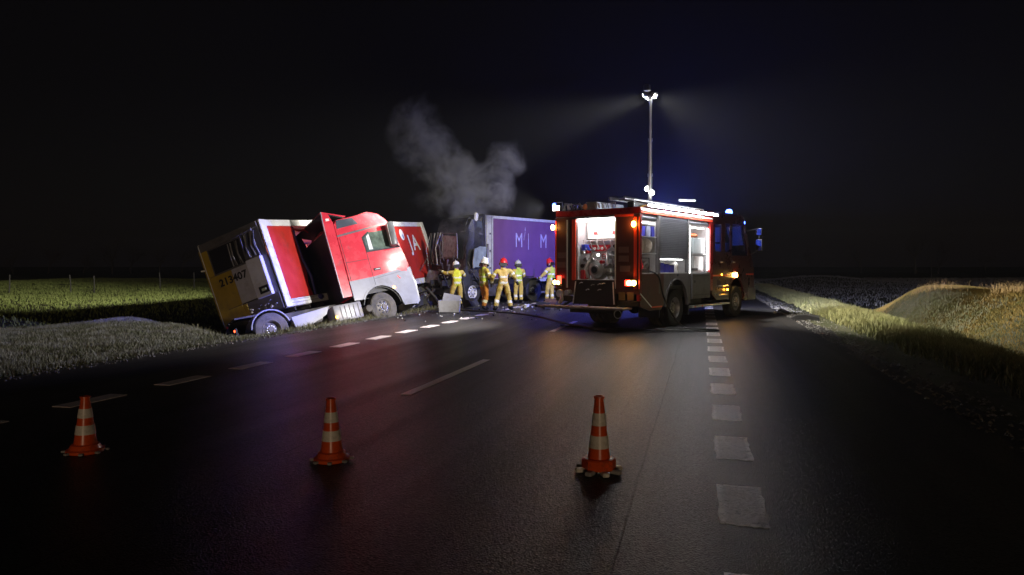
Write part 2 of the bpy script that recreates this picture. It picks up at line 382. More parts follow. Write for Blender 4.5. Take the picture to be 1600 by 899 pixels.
# ================================================================== vehicles: shared wheel
def wheel(parent, c, r=.5, w=.3, side=-1, rim_m=None, tyre_m=None, yaw=0.0, dual=False, name="wheel"):
    rim_m = rim_m or M_rim; tyre_m = tyre_m or M_tyre
    e = bpy.data.objects.new(name, None); COL.objects.link(e); e.parent = parent; e.location = c; e.rotation_euler = (0, 0, yaw); e.empty_display_size = .1
    ri = r * .56; t = MB()
    def tyre(yc, w):
        prof = [(ri, yc - w * .40), (r * .80, yc - w * .5), (r * .95, yc - w * .47), (r, yc - w * .38), (r, yc - w * .13), (r * .975, yc - w * .12), (r * .975, yc - w * .08), (r, yc - w * .07), (r, yc + w * .07), (r * .975, yc + w * .08), (r * .975, yc + w * .12), (r, yc + w * .13), (r, yc + w * .38), (r * .95, yc + w * .47), (r * .80, yc + w * .5), (ri, yc + w * .40)]
        t.lathe(prof, (0, 0, 0), 'y', 36, closed=True)
    if dual: tyre(-side * .17, .28); tyre(side * .17, .28)
    else: tyre(0, w)
    t.build("tyre", tyre_m, e)
    s = side; y0 = (s * .17 if dual else 0); wo = .28 if dual else w; q = MB()
    dep = -.06 if dual else .02
    q.lathe([(ri * 1.03, y0 + s * wo * .42), (ri * .97, y0 + s * wo * .45), (ri * .88, y0 + s * wo * .36), (ri * .8, y0 + s * (wo * .2 + dep)), (ri * .5, y0 + s * (wo * .3 + dep)), (ri * .32, y0 + s * (wo * .34 + dep)), (ri * .30, y0 + s * (wo * .5 + dep)), (.001, y0 + s * (wo * .52 + dep))], (0, 0, 0), 'y', 32)
    q.lathe([(ri * 1.02, -wo * .4 + (-side * .17 if dual else 0)), (ri * 1.02, y0 + s * wo * .42)], (0, 0, 0), 'y', 32)
    rim = q.build("rim", rim_m, e)
    hb = MB()
    for i in range(10):
        a = 2 * math.pi * i / 10; rr = ri * .42
        hb.cyl((math.cos(a) * rr, y0 + s * (wo * .30 + dep), math.sin(a) * rr), (math.cos(a) * rr, y0 + s * (wo * .42 + dep), math.sin(a) * rr), .018, n=6)
    tag(hb.build("wheel_nuts", M_alu, e), kind="stuff")
    ho = MB()
    for i in range(8):
        a = 2 * math.pi * (i + .5) / 8; rr = ri * .66
        ho.cyl((math.cos(a) * rr, y0 + s * (wo * .20 + dep), math.sin(a) * rr), (math.cos(a) * rr, y0 + s * (wo * .27 + dep + .006), math.sin(a) * rr), ri * .12, n=10)
    tag(ho.build("rim_holes", M_black, e), kind="stuff")
    return e

# ================================================================== fire engine
FE = thing("fire_engine", "dark red fire engine with open lit lockers and a raised light mast", "fire engine", pose((-2.606, 17.863, 0), 66.83))
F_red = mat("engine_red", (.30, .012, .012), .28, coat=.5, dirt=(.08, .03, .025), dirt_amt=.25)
F_dark = mat("engine_dark_panel", (.085, .022, .018), .4, dirt=(.03, .02, .018), dirt_amt=.3)
F_shut = mat("grey_roller_shutter", (.11, .11, .13), .38, .5)
F_skirt = mat("engine_skirt_grey", (.13, .12, .125), .45, dirt=(.06, .05, .045), dirt_amt=.4)
F_in = mat("locker_lining", (.62, .63, .65), .35, .35)
F_refl = mat("red_reflective_tape", (.85, .06, .02), .35, emit=None)
F_reflw = mat("white_reflective_tape", (.8, .8, .8), .4)
E_white = mat("white_led", (1, 1, 1), .4, var=0, emit=(1.0, .98, .95), estr=15)
E_strip = mat("roof_led_strip", (1, 1, 1), .4, var=0, emit=(.96, .98, 1.0), estr=95)
E_amber = mat("amber_lamp", (1, .4, .02), .3, var=0, emit=(1.0, .36, .02), estr=55)
E_amber2 = mat("amber_lamp_bright", (1, .5, .05), .3, var=0, emit=(1.0, .50, .10), estr=80)
E_red = mat("red_lamp", (1, .02, .01), .3, var=0, emit=(1.0, .03, .015), estr=14)
E_blue = mat("blue_beacon_lens", (.05, .1, 1), .3, var=0, emit=(.06, .13, 1.0), estr=16)
E_flood = mat("floodlight_lens", (1, 1, 1), .4, var=0, emit=(1.0, .99, .93), estr=150)
def bx(name, x0, x1, y0, y1, z0, z1, m, bev=.006, parent=FE):
    return MB().bb(x0, x1, y0, y1, z0, z1, bev).build(name, m, parent)
# chassis
for s in (-1, 1): bx("chassis_rail", .3, 7.6, s * .38 - .05, s * .38 + .05, .72, .98, M_frame)
for x in (2.05, 6.5): MB().cyl((x, -1.0, .5), (x, 1.0, .5), .09, n=12).sphere((x, 0, .5), .2).build("axle", M_frame, FE)
for s in (-1, 1):
    wheel(FE, (2.05, s * .92, .5), .5, .3, s, dual=True); wheel(FE, (6.5, s * 1.06, .5), .5, .3, s)
for x in (1.15, 2.95): MB().bb(x - .02, x + .02, -1.2, -.6, .28, .75, .004).build("mudflap", M_black, FE)
MB().bb(3.1, 4.3, -1.0, -.5, .42, .72, .05).build("battery_box", M_frame, FE)
MB().cyl((3.2, .85, .62), (4.4, .85, .62), .26, n=20).build("fuel_tank", M_alu, FE)
# body shell
bx("body_floor", .02, 4.44, -1.22, 1.22, 1.02, 1.10, M_frame)
bx("body_roof", 0, 4.5, -1.25, 1.25, 2.90, 3.06, F_red, .02)
bx("left_side_panel", 0, 4.5, 1.19, 1.25, 1.0, 2.895, F_red, .01)
bx("centre_bulkhead", 1.06, 4.40, -.56, -.52, 1.12, 2.89, F_in, 0)
for x, nm in ((1.04, "partition"), (2.80, "partition"), (4.42, "partition")): bx(nm, x, x + .03, -1.20, -.565, 1.105, 2.89, F_in, 0)
for x0, x1 in ((0, .10), (1.0, 1.10), (2.76, 2.86), (4.30, 4.50)): bx("side_pillar", x0, x1, -1.25, -1.15, .9 if x0 else .75, 2.895, F_red if x0 in (0, 4.30) else M_dgrey, .012)
# upper fascia on the right: red band, white stripe
bx("fascia_stripe", .02, 4.44, -1.262, -1.252, 2.975, 3.01, F_reflw, 0)
bx("fascia_red_stripe", .02, 4.44, -1.261, -1.252, 2.915, 2.955, F_refl, 0)
MB().bb(.02, 4.30, -1.44, -1.20, 3.065, 3.10, .01).build("lamp_rail", M_alu, FE)
st = MB().bb(.03, 4.28, -1.48, -1.445, 3.06, 3.115, .010).build("roof_light_strip", E_strip, FE)
# lower skirts on the right side
MB().prism([(.02, .62), (.55, .50), (1.12, .50), (1.28, .62), (1.28, 1.42), (.02, 1.42)], -1.25, -1.20).build("rear_skirt", F_dark, FE)
MB().prism([(.02, .955), (.62, .60), (.60, .575), (.02, .92)], -1.256, -1.251).build("skirt_trim", F_reflw, FE, 0)
MB().bb(.62, 1.2, -1.257, -1.251, .565, .60).build("skirt_reflector", F_refl, FE, 0)
ar = [(2.05 + .66 * math.cos(t), .56 + .70 * math.sin(t)) for t in np.linspace(0, math.pi, 15)]
MB().prism([(1.285, .60), (1.285, 1.42), (2.93, 1.42), (2.93, .60)] + [p for p in ar], -1.25, -1.19).build("wheel_arch_panel", F_skirt, FE)
ar2 = [(2.05 + .70 * math.cos(t), .56 + .74 * math.sin(t)) for t in np.linspace(0, math.pi, 15)]
MB().prism(ar[::-1] + ar2, -1.275, -1.245).build("wheel_arch_lip", M_dgrey, FE)
MB().cyl((2.1, -1.27, 1.38), (2.1, -1.25, 1.38), .035, n=12).build("filler_cap", M_black, FE)
ld = bx("locker_door", 3.02, 4.28, -1.262, -1.20, .70, 1.42, M_dgrey, .012)
MB().bb(3.12, 3.22, -1.275, -1.263, 1.15, 1.22, .004).build("handle", M_black, ld)
for z in (.80, 1.335): MB().bb(3.10, 4.20, -1.268, -1.263, z, z + .015).build("door_rib", M_black, ld, 0)
bx("side_step", 2.95, 5.7, -1.30, -1.02, .46, .51, M_alu, .008)
# closed roller shutter with slats
sh = MB().bb(1.105, 2.755, -1.215, -1.20, 1.85, 2.88)
for i in range(22): sh.prism([(-1.215, 1.86 + i * .046), (-1.224, 1.868 + i * .046), (-1.224, 1.892 + i * .046), (-1.215, 1.90 + i * .046)], 1.11, 2.75, 'yz')
sh.bb(1.105, 2.755, -1.235, -1.20, 1.80, 1.85, .008); sh.build("roller_shutter", F_shut, FE, 0)
for x0, x1 in ((.10, 1.0), (2.86, 4.30)): MB().cyl((x0, -1.12, 2.82), (x1, -1.12, 2.82), .075, n=16).build("rolled_shutter", F_shut, FE)
for x0, x1, z0 in ((.11, .99, 1.42), (1.12, 2.74, 1.42), (2.88, 4.29, 1.42)): bx("locker_floor", x0, x1, -1.22, -.57, z0, z0 + .025, F_in, 0)
# locker lamps (real emitting strips)
for x0, x1 in ((.16, .96), (2.92, 4.26)): bx("locker_lamp", x0, x1, -1.05, -.99, 2.70, 2.725, E_white, 0)
for x in (.13, 4.22): bx("locker_lamp", x, x + .02, -1.20, -1.17, 1.5, 2.7, E_white, 0)
bx("locker_lamp", 2.885, 2.91, -1.24, -1.20, .80, 2.74, E_white, 0)
bx("locker_lamp", 1.2, 2.6, -1.16, -1.12, 1.785, 1.80, E_white, 0)
for z in (1.92, 2.34): bx("shelf", .11, .99, -1.18, -.57, z, z + .02, F_in, 0)
for z in (1.95,): bx("shelf", 2.88, 4.29, -1.14, -.57, z, z + .02, F_in, 0)
bx("cabinet", 3.42, 4.24, -1.10, -.60, 1.98, 2.42, mat("cabinet_pale", (.5, .56, .6), .4, .2), .01)
bx("cabinet", 3.5, 4.2, -1.08, -.6, 1.448, 1.90, F_in, .01)
# rear: left and right panels, pump bay
bx("rear_panel", -.01, .05, .60, 1.25, .92, 2.895, F_dark, .01); bx("rear_panel", -.01, .05, -1.25, -.55, .92, 2.895, F_dark, .01)
bx("rear_header", -.012, .05, -.55, .60, 2.84, 2.897, M_dgrey, .006)
for y, w, m_, x0 in ((.87, .05, M_alu, -.035), (.66, .12, F_refl, -.03), (-.57, .035, M_alu, -.03), (-1.13, .085, F_refl, -.03), (-1.235, .035, F_refl, -.02), (1.225, .05, F_refl, -.025)):
    bx("rear_pillar", x0, -.012, y - w / 2, y + w / 2, 1.05 if w < .1 else 1.25, 2.82, m_, .006)
bx("rear_bar", -.035, -.012, -1.08, -.55, 2.84, 2.90, F_refl, .004)
bx("rear_bar", -.033, -.012, .78, .83, 1.1, 2.75, M_black, .004)
for (y, z) in ((-.80, 2.02), (-.80, 1.80), (-.84, 1.55), (1.03, 1.9), (1.05, 1.65)): bx("warning_plate", -.018, -.011, y - .14, y + .14, z - .075, z + .075, mat("faded_plate", (.16, .09, .08), .5), 0)
# pump bay (open recess)
bx("pump_bay_wall", .80, .83, -.54, .59, 1.25, 2.84, F_in, 0)
for y in (-.55, .585): bx("pump_bay_side", .05, .80, y, y + .02, 1.25, 2.84, F_in, 0)
bx("pump_bay_floor", .05, .80, -.54, .58, 1.24, 1.27, F_in, 0)
bx("pump_bay_lamp", .06, .14, -.50, .54, 2.77, 2.815, mat("bay_led", (1, 1, 1), .4, var=0, emit=(1.0, .99, .96), estr=60), 0)
tk = bx("tank_panel", .44, .50, -.50, .54, 2.32, 2.80, mat("tank_white", (.75, .75, .74), .4), .015)
red_t = mat("red_print", (.6, .05, .05), .5)
for y0, y1, z0, z1 in ((.22, .34, 2.44, 2.51), (-.34, -.22, 2.44, 2.52), (-.30, .30, 2.435, 2.447)): bx("red_print", .432, .438, y0, y1, z0, z1, red_t, 0, tk)
MB().bb(.40, .46, -.50, .54, 2.26, 2.30, .006).build("tank_bracket", M_alu, FE)
P_red = mat("pump_red", (.45, .02, .03), .35)
pp = MB().lathe([(.001, .12), (.10, .12), (.11, .16), (.22, .20), (.26, .30), (.26, .42), (.2, .5), (.08, .52)], (0, .12, 1.52), 'x', 28); pump = pp.build("pump", M_alu, FE)
MB().torus((.13, .12, 1.52), .105, .022, 'x').build("suction_flange", M_rim, pump)
MB().cyl((.10, .12, 1.52), (.118, .12, 1.52), .085, n=20).build("suction_port", M_black, pump)
MB().prism([(-.28, 2.16), (.36, 2.16), (.30, 2.07), (.12, 2.0), (-.12, 2.0), (-.24, 2.08)][::-1], .20, .30, 'yz').build("gauge_panel", P_red, FE)
for y in (-.06, .05, .16): MB().cyl((.18, y, 2.07), (.199, y, 2.07), .035, n=14).build("gauge", M_white, FE)
pm = MB()
for (y, r) in ((.42, .035), (.32, .03), (-.18, .04), (-.32, .045), (-.44, .03)):
    pm.tube([(.35, y, 1.28), (.33, y, 1.5), (.30, y * .9, 1.75), (.34, y * .7, 1.98)], r, 10)
pm.tube([(.25, .40, 1.32), (.18, .44, 1.55), (.2, .36, 1.72), (.3, .24, 1.80)], .05, 10)
tag(pm.build("pipework", M_alu, FE), kind="stuff")
vv = MB()
for (y, z) in ((-.2, 1.62), (-.34, 1.62), (-.46, 1.58), (-.27, 1.42), (-.42, 1.40), (.40, 1.78)):
    vv.cyl((.14, y, z), (.34, y, z), .05, n=14); vv.torus((.13, y, z), .05, .012, 'x', 18, 6); vv.bb(.10, .13, y - .06, y + .06, z - .012, z + .012)
tag(vv.build("valves", M_rim, FE), kind="stuff")
MB().torus((.12, -.16, 1.86), .06, .012, 'x', 20, 6).bb(.11, .13, -.22, -.10, 1.852, 1.868).build("handwheel", P_red, FE)
MB().bb(.12, .40, .42, .56, 1.28, 1.52, .02).build("red_canister", P_red, FE)
MB().bb(.15, .4, .42, .54, 2.02, 2.18, .01).build("blue_bottle", mat("blue_plastic", (.03, .06, .5), .4), FE)
MB().sphere((.14, .02, 1.90), .035).build("pump_lamp", E_white, FE)
# hanging pump cover under the bay
pc = MB().prism([(-.56, 1.26), (.60, 1.26), (.66, .64), (-.60, .64)], -.06, .05, 'yz').build("pump_cover", mat("cover_black", (.028, .022, .020), .55), FE)
for y0, y1 in ((.56, .64), (-.54, -.58)): MB().tube([(-.08, y0, 1.22), (-.085, y1, .66)], .016, 8).build("cover_stay", M_alu, pc)
for (y, z) in ((.45, 1.17), (.1, 1.12), (-.10, 1.14), (-.22, 1.16), (.25, 1.0), (-.1, 1.0)): MB().tube([(-.065, y, z), (-.10, y - .02, z + .01), (-.10, y - .07, z + .03), (-.065, y - .09, z + .02)], .011, 6).build("cover_catch", M_rim, pc)
# lamp clusters
for s in (1, -1):
    yc = 1.16 if s > 0 else -1.02
    cl_ = bx("tail_lamp", -.07, -.012, yc - .17, yc + .15, 1.10, 1.30, M_black, .01)
    if s > 0:
        MB().bb(-.085, -.071, yc - .15, yc - .02, 1.16, 1.36, .006).build("red_lens", E_red, cl_); MB().cyl((-.09, yc + .06, 1.19), (-.071, yc + .06, 1.19), .05, n=14).build("amber_lens", E_amber2, cl_)
        MB().cyl((-.09, yc - .05, 1.18), (-.0715, yc - .05, 1.18), .045, n=14).build("white_lens", E_amber2, cl_)
    else:
        MB().bb(-.085, -.071, yc + .02, yc + .14, 1.13, 1.27, .006).build("red_lens", E_red, cl_)
        for q in (.02, -.10): MB().cyl((-.095, yc + q, 1.20), (-.071, yc + q, 1.20), .06, n=16).build("amber_lens", E_amber2, cl_)
    ya = 1.30 if s > 0 else -1.10
    MB().sphere((-.06, ya, 2.64), (.05, .05, .07)).build("amber_flasher", E_amber2, FE)
pl_m = mat("dim_number_plate", (.22, .14, .05), .5)
for y in (-.76, -1.00): MB().bb(-.03, -.012, y - .09, y + .09, .77, .97, .006).build("plate", pl_m, FE)
bx("rear_bumper", -.04, .12, -1.22, -.62, .62, .76, M_frame, .02)
bx("rear_bumper", -.04, .12, .70, 1.22, .70, .84, M_frame, .02)
# fold-out platform board
bx("platform_board", -.55, -.10, -1.10, 1.46, .545, .60, mat("board_grey", (.24, .20, .19), .5, .2, dirt=(.1, .08, .07), dirt_amt=.5), .012)
for y in (-.7, .9): MB().tube([(-.3, y, .55), (.3, y, .72)], .03, 8).build("platform_arm", M_frame, FE)
MB().torus((-.25, -.78, .43), .10, .012, 'x', 24, 6).build("cable_loop", M_alu, FE)
bx("tow_beam", -.08, .06, -.55, .75, .42, .52, M_frame, .015)
# left rear coupling and hose nozzle, pale
MB().cyl((-.12, 1.05, .90), (.02, 1.05, .90), .10, n=18).cyl((-.2, .78, .93), (.02, .78, .93), .07, n=16).tube([(-.12, .98, .88), (-.14, .95, .75), (-.18, 1.0, .64)], .05, 8).build("hose_coupling", M_alu, FE)
# roof gear
for s in (-1, 1):
    y = s * 1.02; rg = MB().tube([(.1, y, 3.26), (4.3, y, 3.26)], .022, 8)
    for x in (.1, 1.1, 2.1, 3.2, 4.3): rg.tube([(x, y, 3.05), (x, y, 3.26)], .018, 6)
    rg.build("roof_rail", M_alu, FE)
ldr = MB()
for y in (-.72, -.30): ldr.bb(.15, 3.9, y - .025, y + .025, 3.28, 3.36, .006)
for i in range(13): ldr.tube([(.3 + i * .28, -.72, 3.32), (.3 + i * .28, -.30, 3.32)], .016, 6)
ldr.build("roof_ladder", M_alu, FE)
for i, (x0, x1, y0, y1, z1) in enumerate(((.2, 1.6, .1, .45, 3.28), (1.8, 2.6, .4, .95, 3.24), (.15, .75, -.98, -.80, 3.22))): bx("roof_box", x0, x1, y0, y1, 3.065, z1, (M_alu, M_dgrey, M_black)[i], .02)
for i, y in enumerate((.98, .86, .72, .60)): MB().tube([(.04, y, 3.09), (.06, y + .03, 3.19), (.1, y - .03, 3.24), (.16, y - .08, 3.1)], .03, 8).build("roof_hose", (M_alu, M_white, M_dgrey, M_rim)[i], FE)
MB().sphere((.05, .36, 3.14), (.06, .06, .08)).build("orange_float", mat("orange_plastic", (.8, .3, .12), .5), FE)
for y in (.02, -.10, -.22, -.36, -.48): MB().tube([(.03, y, 3.07), (.03, y + .05, 3.20), (.03, y - .05, 3.20), (.03, y - .08, 3.07)], .014, 6).build("roof_bracket", M_white, FE)
MB().tube([(2.6, -1.05, 3.42), (3.45, -1.12, 3.47)], .035, 8).build("roof_pole", M_white, FE)
# rear left work lamp with guard
wl = MB().bb(-.02, .14, 1.10, 1.34, 3.07, 3.22, .02).build("work_lamp", M_dgrey, FE)
MB().bb(-.028, -.021, 1.12, 1.32, 3.085, 3.205).build("lens", mat("work_lamp_lens", (1, 1, 1), .4, var=0, emit=(1, .98, .85), estr=20), wl)
MB().tube([(.06, 1.08, 3.08), (.06, 1.08, 3.30), (.06, 1.36, 3.30), (.06, 1.36, 3.08)], .014, 6).build("guard", M_alu, wl)
# cab
prof = [(4.51, .80), (4.51, 3.10), (4.60, 3.18), (6.75, 3.22), (7.05, 3.14), (7.25, 2.92), (7.95, 1.72), (8.06, 1.50), (8.10, .70), (7.95, .55), (7.25, .55)] + [(6.5 + .68 * math.cos(t), .55 + .70 * math.sin(t)) for t in np.linspace(.05, math.pi - .05, 13)] + [(5.78, .60), (4.9, .60)]
cabm = MB().prism(prof, -1.21, 1.21)
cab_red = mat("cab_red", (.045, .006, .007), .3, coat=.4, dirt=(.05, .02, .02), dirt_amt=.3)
# hollow shell of the cab: roof, front, floor and back; the sides have window openings
def strip(pts, y0, y1, th, name, m_):
    mb = MB()
    for i in range(len(pts) - 1):
        (xa, za), (xb, zb) = pts[i], pts[i + 1]; dx, dz = xb - xa, zb - za; l = math.hypot(dx, dz); nx_, nz_ = dz / l * th, -dx / l * th
        mb.prism([(xa, za), (xb, zb), (xb - nx_, zb - nz_), (xa - nx_, za - nz_)], y0, y1)
    return mb.build(name, m_, FE)
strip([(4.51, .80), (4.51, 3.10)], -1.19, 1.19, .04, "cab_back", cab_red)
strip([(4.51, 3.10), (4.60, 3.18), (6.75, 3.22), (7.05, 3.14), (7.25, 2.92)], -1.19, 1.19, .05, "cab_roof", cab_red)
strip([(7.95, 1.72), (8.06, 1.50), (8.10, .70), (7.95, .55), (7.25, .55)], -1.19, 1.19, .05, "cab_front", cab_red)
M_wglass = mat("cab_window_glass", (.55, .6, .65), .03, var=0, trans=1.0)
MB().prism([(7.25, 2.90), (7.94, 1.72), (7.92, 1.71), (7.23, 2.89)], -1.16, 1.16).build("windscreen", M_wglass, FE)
bx("cab_floor", 4.56, 7.7, -1.15, 1.15, 1.26, 1.30, M_black, 0)
wins = [[(4.72, 2.05), (5.22, 2.05), (5.22, 2.88), (4.72, 2.88)], [(5.52, 2.05), (5.92, 2.05), (5.92, 2.90), (5.52, 2.90)], [(6.08, 1.95), (7.45, 1.95), (7.02, 2.86), (6.08, 2.92)]]
def cab_side(s):
    cells = MB(); ya, yb = s * 1.21, s * 1.15
    up = [(4.51, 2.92), (7.22, 2.92), (7.05, 3.14), (6.75, 3.20), (4.60, 3.17), (4.51, 3.10)]
    lowz = [(4.51, .80), (4.9, .60), (5.78, .60)] + [(6.5 + .68 * math.cos(t), .55 + .70 * math.sin(t)) for t in np.linspace(math.pi - .05, .05, 13)] + [(7.25, .55), (7.95, .55), (8.08, .70), (8.04, 1.50), (7.93, 1.72), (7.80, 1.95), (4.51, 1.95)]
    cells.prism(up, ya, yb); cells.prism(lowz, ya, yb)
    for q in ([(4.51, 1.95), (4.72, 1.95), (4.72, 2.92), (4.51, 2.92)], [(5.22, 1.95), (5.52, 1.95), (5.52, 2.92), (5.22, 2.92)], [(5.92, 1.95), (6.08, 1.95), (6.08, 2.92), (5.92, 2.92)], [(7.45, 1.95), (7.80, 1.95), (7.22, 2.92), (7.0, 2.92), (7.02, 2.86)], [(4.72, 1.95), (5.22, 1.95), (5.22, 2.05), (4.72, 2.05)], [(5.52, 1.95), (5.92, 1.95), (5.92, 2.05), (5.52, 2.05)], [(4.72, 2.88), (5.22, 2.88), (5.22, 2.92), (4.72, 2.92)]): cells.prism(q, ya, yb)
    o = cells.build("cab_side", cab_red, FE, 0)
    for w_ in wins: MB().prism(w_, s * 1.19, s * 1.18).build("window", M_wglass, o, 0)
    return o
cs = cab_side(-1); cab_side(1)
for y0, y1, z0 in ((-1.08, -.62, 2.30), (-.42, -.10, 2.42), (.10, 1.0, 2.36)): MB().prism([(7.10, 2.90), (7.12, 2.90), (7.12 + (2.9 - z0) * .45, z0), (7.10 + (2.9 - z0) * .45, z0)], y0, y1).build("blue_catch_panel", mat("pale_catch_panel", (.7, .7, .72), .8), FE, 0)  # pale panels added behind the windscreen to catch the blue cab light
lin = mat("cab_lining", (.5, .5, .52), .7)
bx("headliner", 4.58, 6.9, -1.12, 1.12, 3.05, 3.09, lin, 0)
for q in ((4.58, 4.70), (5.25, 5.49), (5.94, 6.06)): bx("lining_post", q[0], q[1], 1.10, 1.14, 1.95, 3.04, lin, 0)
bx("door_lining", 4.58, 7.6, 1.10, 1.14, 1.31, 1.94, lin, 0); bx("rear_lining", 4.56, 4.58, -1.1, 1.1, 1.31, 3.04, lin, 0)
# door seams, handles, reflective stripe
for x in (4.62, 5.36, 6.02, 7.42): MB().bb(x - .008, x + .008, -1.2135, -1.2105, 1.3, 2.9).build("door_seam", M_black, cs, 0)
for x in (5.15, 6.15): MB().bb(x, x + .16, -1.235, -1.212, 1.72, 1.76, .008).build("door_handle", M_alu, cs)
bx("cab_stripe", 4.53, 5.72, -1.218, -1.2125, 1.31, 1.36, F_refl, 0); bx("cab_stripe", 7.3, 8.0, -1.218, -1.2125, 1.33, 1.38, F_refl, 0)
bx("cab_step", 5.0, 5.7, -1.24, -1.0, .72, .77, M_alu, .01); bx("cab_step", 5.0, 5.7, -1.27, -1.0, 1.0, 1.04, M_alu, .01)
seat_m = mat("seat_cloth", (.03, .03, .035), .8)
for x in (5.1, 6.35):
    for y in (-.75, .75): MB().bb(x, x + .5, y - .25, y + .25, 1.55, 1.72, .04).bb(x - .05, x + .1, y - .25, y + .25, 1.6, 2.35, .04).build("seat", seat_m, FE)
MB().bb(7.2, 7.75, -1.1, 1.1, 1.45, 1.85, .06).build("dashboard", M_black, FE)
bx("front_bumper", 7.5, 8.22, -1.23, 1.23, .50, .92, mat("bumper_grey", (.16, .15, .15), .4), .05)
for s in (-1, 1): MB().cyl((8.05, s * .9, 1.08), (8.13, s * .9, 1.08), .11, n=18).build("headlamp", mat("headlamp_glass", (.7, .7, .7), .1, .3), FE)
for s_ in (-1, 1): lamp("headlight", 'SPOT', FE, (8.28, s_ * .9, 1.05), 2600, (.95, .97, 1.0), .06, (20, s_ * .9 - 1.5, .55), 70, 1.0)
bx("front_grille", 8.08, 8.12, -.6, .6, 1.1, 1.45, M_black, .01)
# mirrors
for s in (-1, 1):
    mr = MB().tube([(7.35, s * 1.2, 2.75), (7.75, s * 1.48, 2.86), (7.75, s * 1.48, 2.15), (7.7, s * 1.22, 2.0)], .016, 8).build("mirror_arm", M_black, FE)
    for z0, z1, w_ in ((2.62, 2.86, .10), (2.12, 2.50, .11)):
        MB().bb(7.70, 7.80, s * 1.48 - w_, s * 1.48 + w_, z0, z1, .03).build("mirror", M_black, mr); MB().bb(7.692, 7.699, s * 1.48 - w_ * .8, s * 1.48 + w_ * .8, z0 + .02, z1 - .02).build("mirror_glass", mat("mirror_silver", (.8, .8, .8), .04, 1.0, var=0), mr, 0)
# amber side flashers
MB().sphere((6.33, -1.25, 1.34), (.08, .04, .08)).build("side_flasher", E_amber2, FE)
MB().sphere((8.12, -1.10, 1.0), (.04, .06, .07)).build("corner_lamp", E_amber, FE)
MB().sphere((5.60, -1.26, .90), (.03, .02, .03)).build("side_marker", E_amber, FE); MB().sphere((5.25, -1.22, 1.36), (.02, .012, .02)).build("side_marker", E_amber, FE)
for x in (3.1, 3.6): MB().bb(x, x + .06, -1.312, -1.301, .47, .50).build("step_marker", F_refl, FE, 0)
Minv0 = FE.matrix_world.inverted()
# blue beacons on the cab roof
bb_ = MB().bb(6.35, 6.75, -1.05, 1.05, 3.23, 3.27, .01).build("beacon_bar", M_black, FE)
for y in (-.92, .92): MB().lathe([(.001, .16), (.07, .15), (.10, .10), (.11, 0)], (6.55, y, 3.272), 'z', 18).build("beacon_lens", E_blue, bb_)
for y in (-1.16, 1.16): MB().bb(7.12, 7.17, y - .06, y + .06, 2.98, 3.06, .01).build("corner_beacon", E_blue, FE)
MB().bb(.02, .10, 1.31, 1.37, 3.10, 3.28, .01).build("corner_beacon", E_blue, FE)
lamp("beacon_and_fill_light", 'POINT', FE, (6.75, 1.22, 3.42), 2400, (.10, .14, 1.0), .10)
lamp("beacon_and_fill_light", 'SPOT', FE, (6.72, 1.26, 3.38), 7500, (.09, .12, 1.0), .10, Minv0 @ Vector((-6.2, 36.5, 2.2)), 58, 1.0)
lamp("beacon_and_fill_light", 'POINT', FE, (6.1, .0, 2.85), 160, (.06, .12, 1.0), .05)  # fill lamp added inside the cab to turn its windows blue
lamp("work_light", 'SPOT', FE, (-.30, 1.36, 3.18), 3600, (1.0, .95, .90), .08, Minv0 @ Vector((-14.5, 17.0, .6)), 118, .5)
lamp("beacon_and_fill_light", 'SPOT', FE, (-.12, 1.46, 3.2), 10000, (.10, .12, 1.0), .06, Minv0 @ Vector((-14.6, 18.3, .9)), 27, .9)
lamp("beacon_and_fill_light", 'POINT', FE, (6.9, -1.2, 3.42), 12, (.12, .16, 1.0), .10)
# light mast
ma = MB().cyl((2.93, 0, 3.06), (2.93, 0, 3.22), .16, n=20).cyl((2.93, 0, 3.06), (2.93, 0, 4.25), .06, n=16).cyl((2.93, 0, 4.2), (2.93, 0, 5.25), .048, n=16).cyl((2.93, 0, 5.2), (2.93, 0, 6.35), .037, n=16)
for z, r in ((4.22, .075), (5.22, .06), (6.32, .05)): ma.cyl((2.93, 0, z - .04), (2.93, 0, z + .04), r, n=16)
mast = ma.build("light_mast", M_alu, FE)
MB().tube([(2.93, -.16, 6.40), (2.93, .16, 6.40)], .03, 8).build("cross_bar", M_alu, mast)
# four flood heads: (offset y, aim in world)
Minv = FE.matrix_world.inverted()
floods = [((2.84, .09, 6.50), (-10, 29.5, 2.0), 3600, 84), ((3.02, .09, 6.46), (-42, 33, 0), 64000, 40), ((3.02, -.09, 6.50), (-7.5, 33, 1.5), 3000, 84), ((2.84, -.09, 6.46), (10, 24, .5), 17000, 92)]
for p, aim, e, an in floods:
    d = ((Minv @ Vector(aim)) - Vector(p)).normalized(); q = d.to_track_quat('Z', 'Y').to_matrix()
    hd = MB().box(p, (.17, .13, .11), .02, q).build("flood_lamp", M_dgrey, mast)
    MB().box(Vector(p) + d * .060, (.14, .10, .006), 0, q).build("lens", E_flood, hd, 0)
    lamp("flood_light", 'SPOT', FE, Vector(p) + d * .12, e, (1.0, .96, .84), .22, Vector(p) + d * 10, an, 1.0)
for p in ((2.80, -.12, 3.70), (2.96, .10, 3.84)):
    MB().sphere(p, .075).build("mast_base_lamp", mat("mast_base_lens", (1, 1, 1), .4, var=0, emit=(1, 1, .9), estr=22), mast)
    MB().tube([p, (2.93, 0, 3.6)], .02, 6).build("lamp_bracket", M_alu, mast)
MB().bb(2.85, 3.0, .02, .20, 6.62, 6.80, .02).build("mast_camera", M_black, mast)

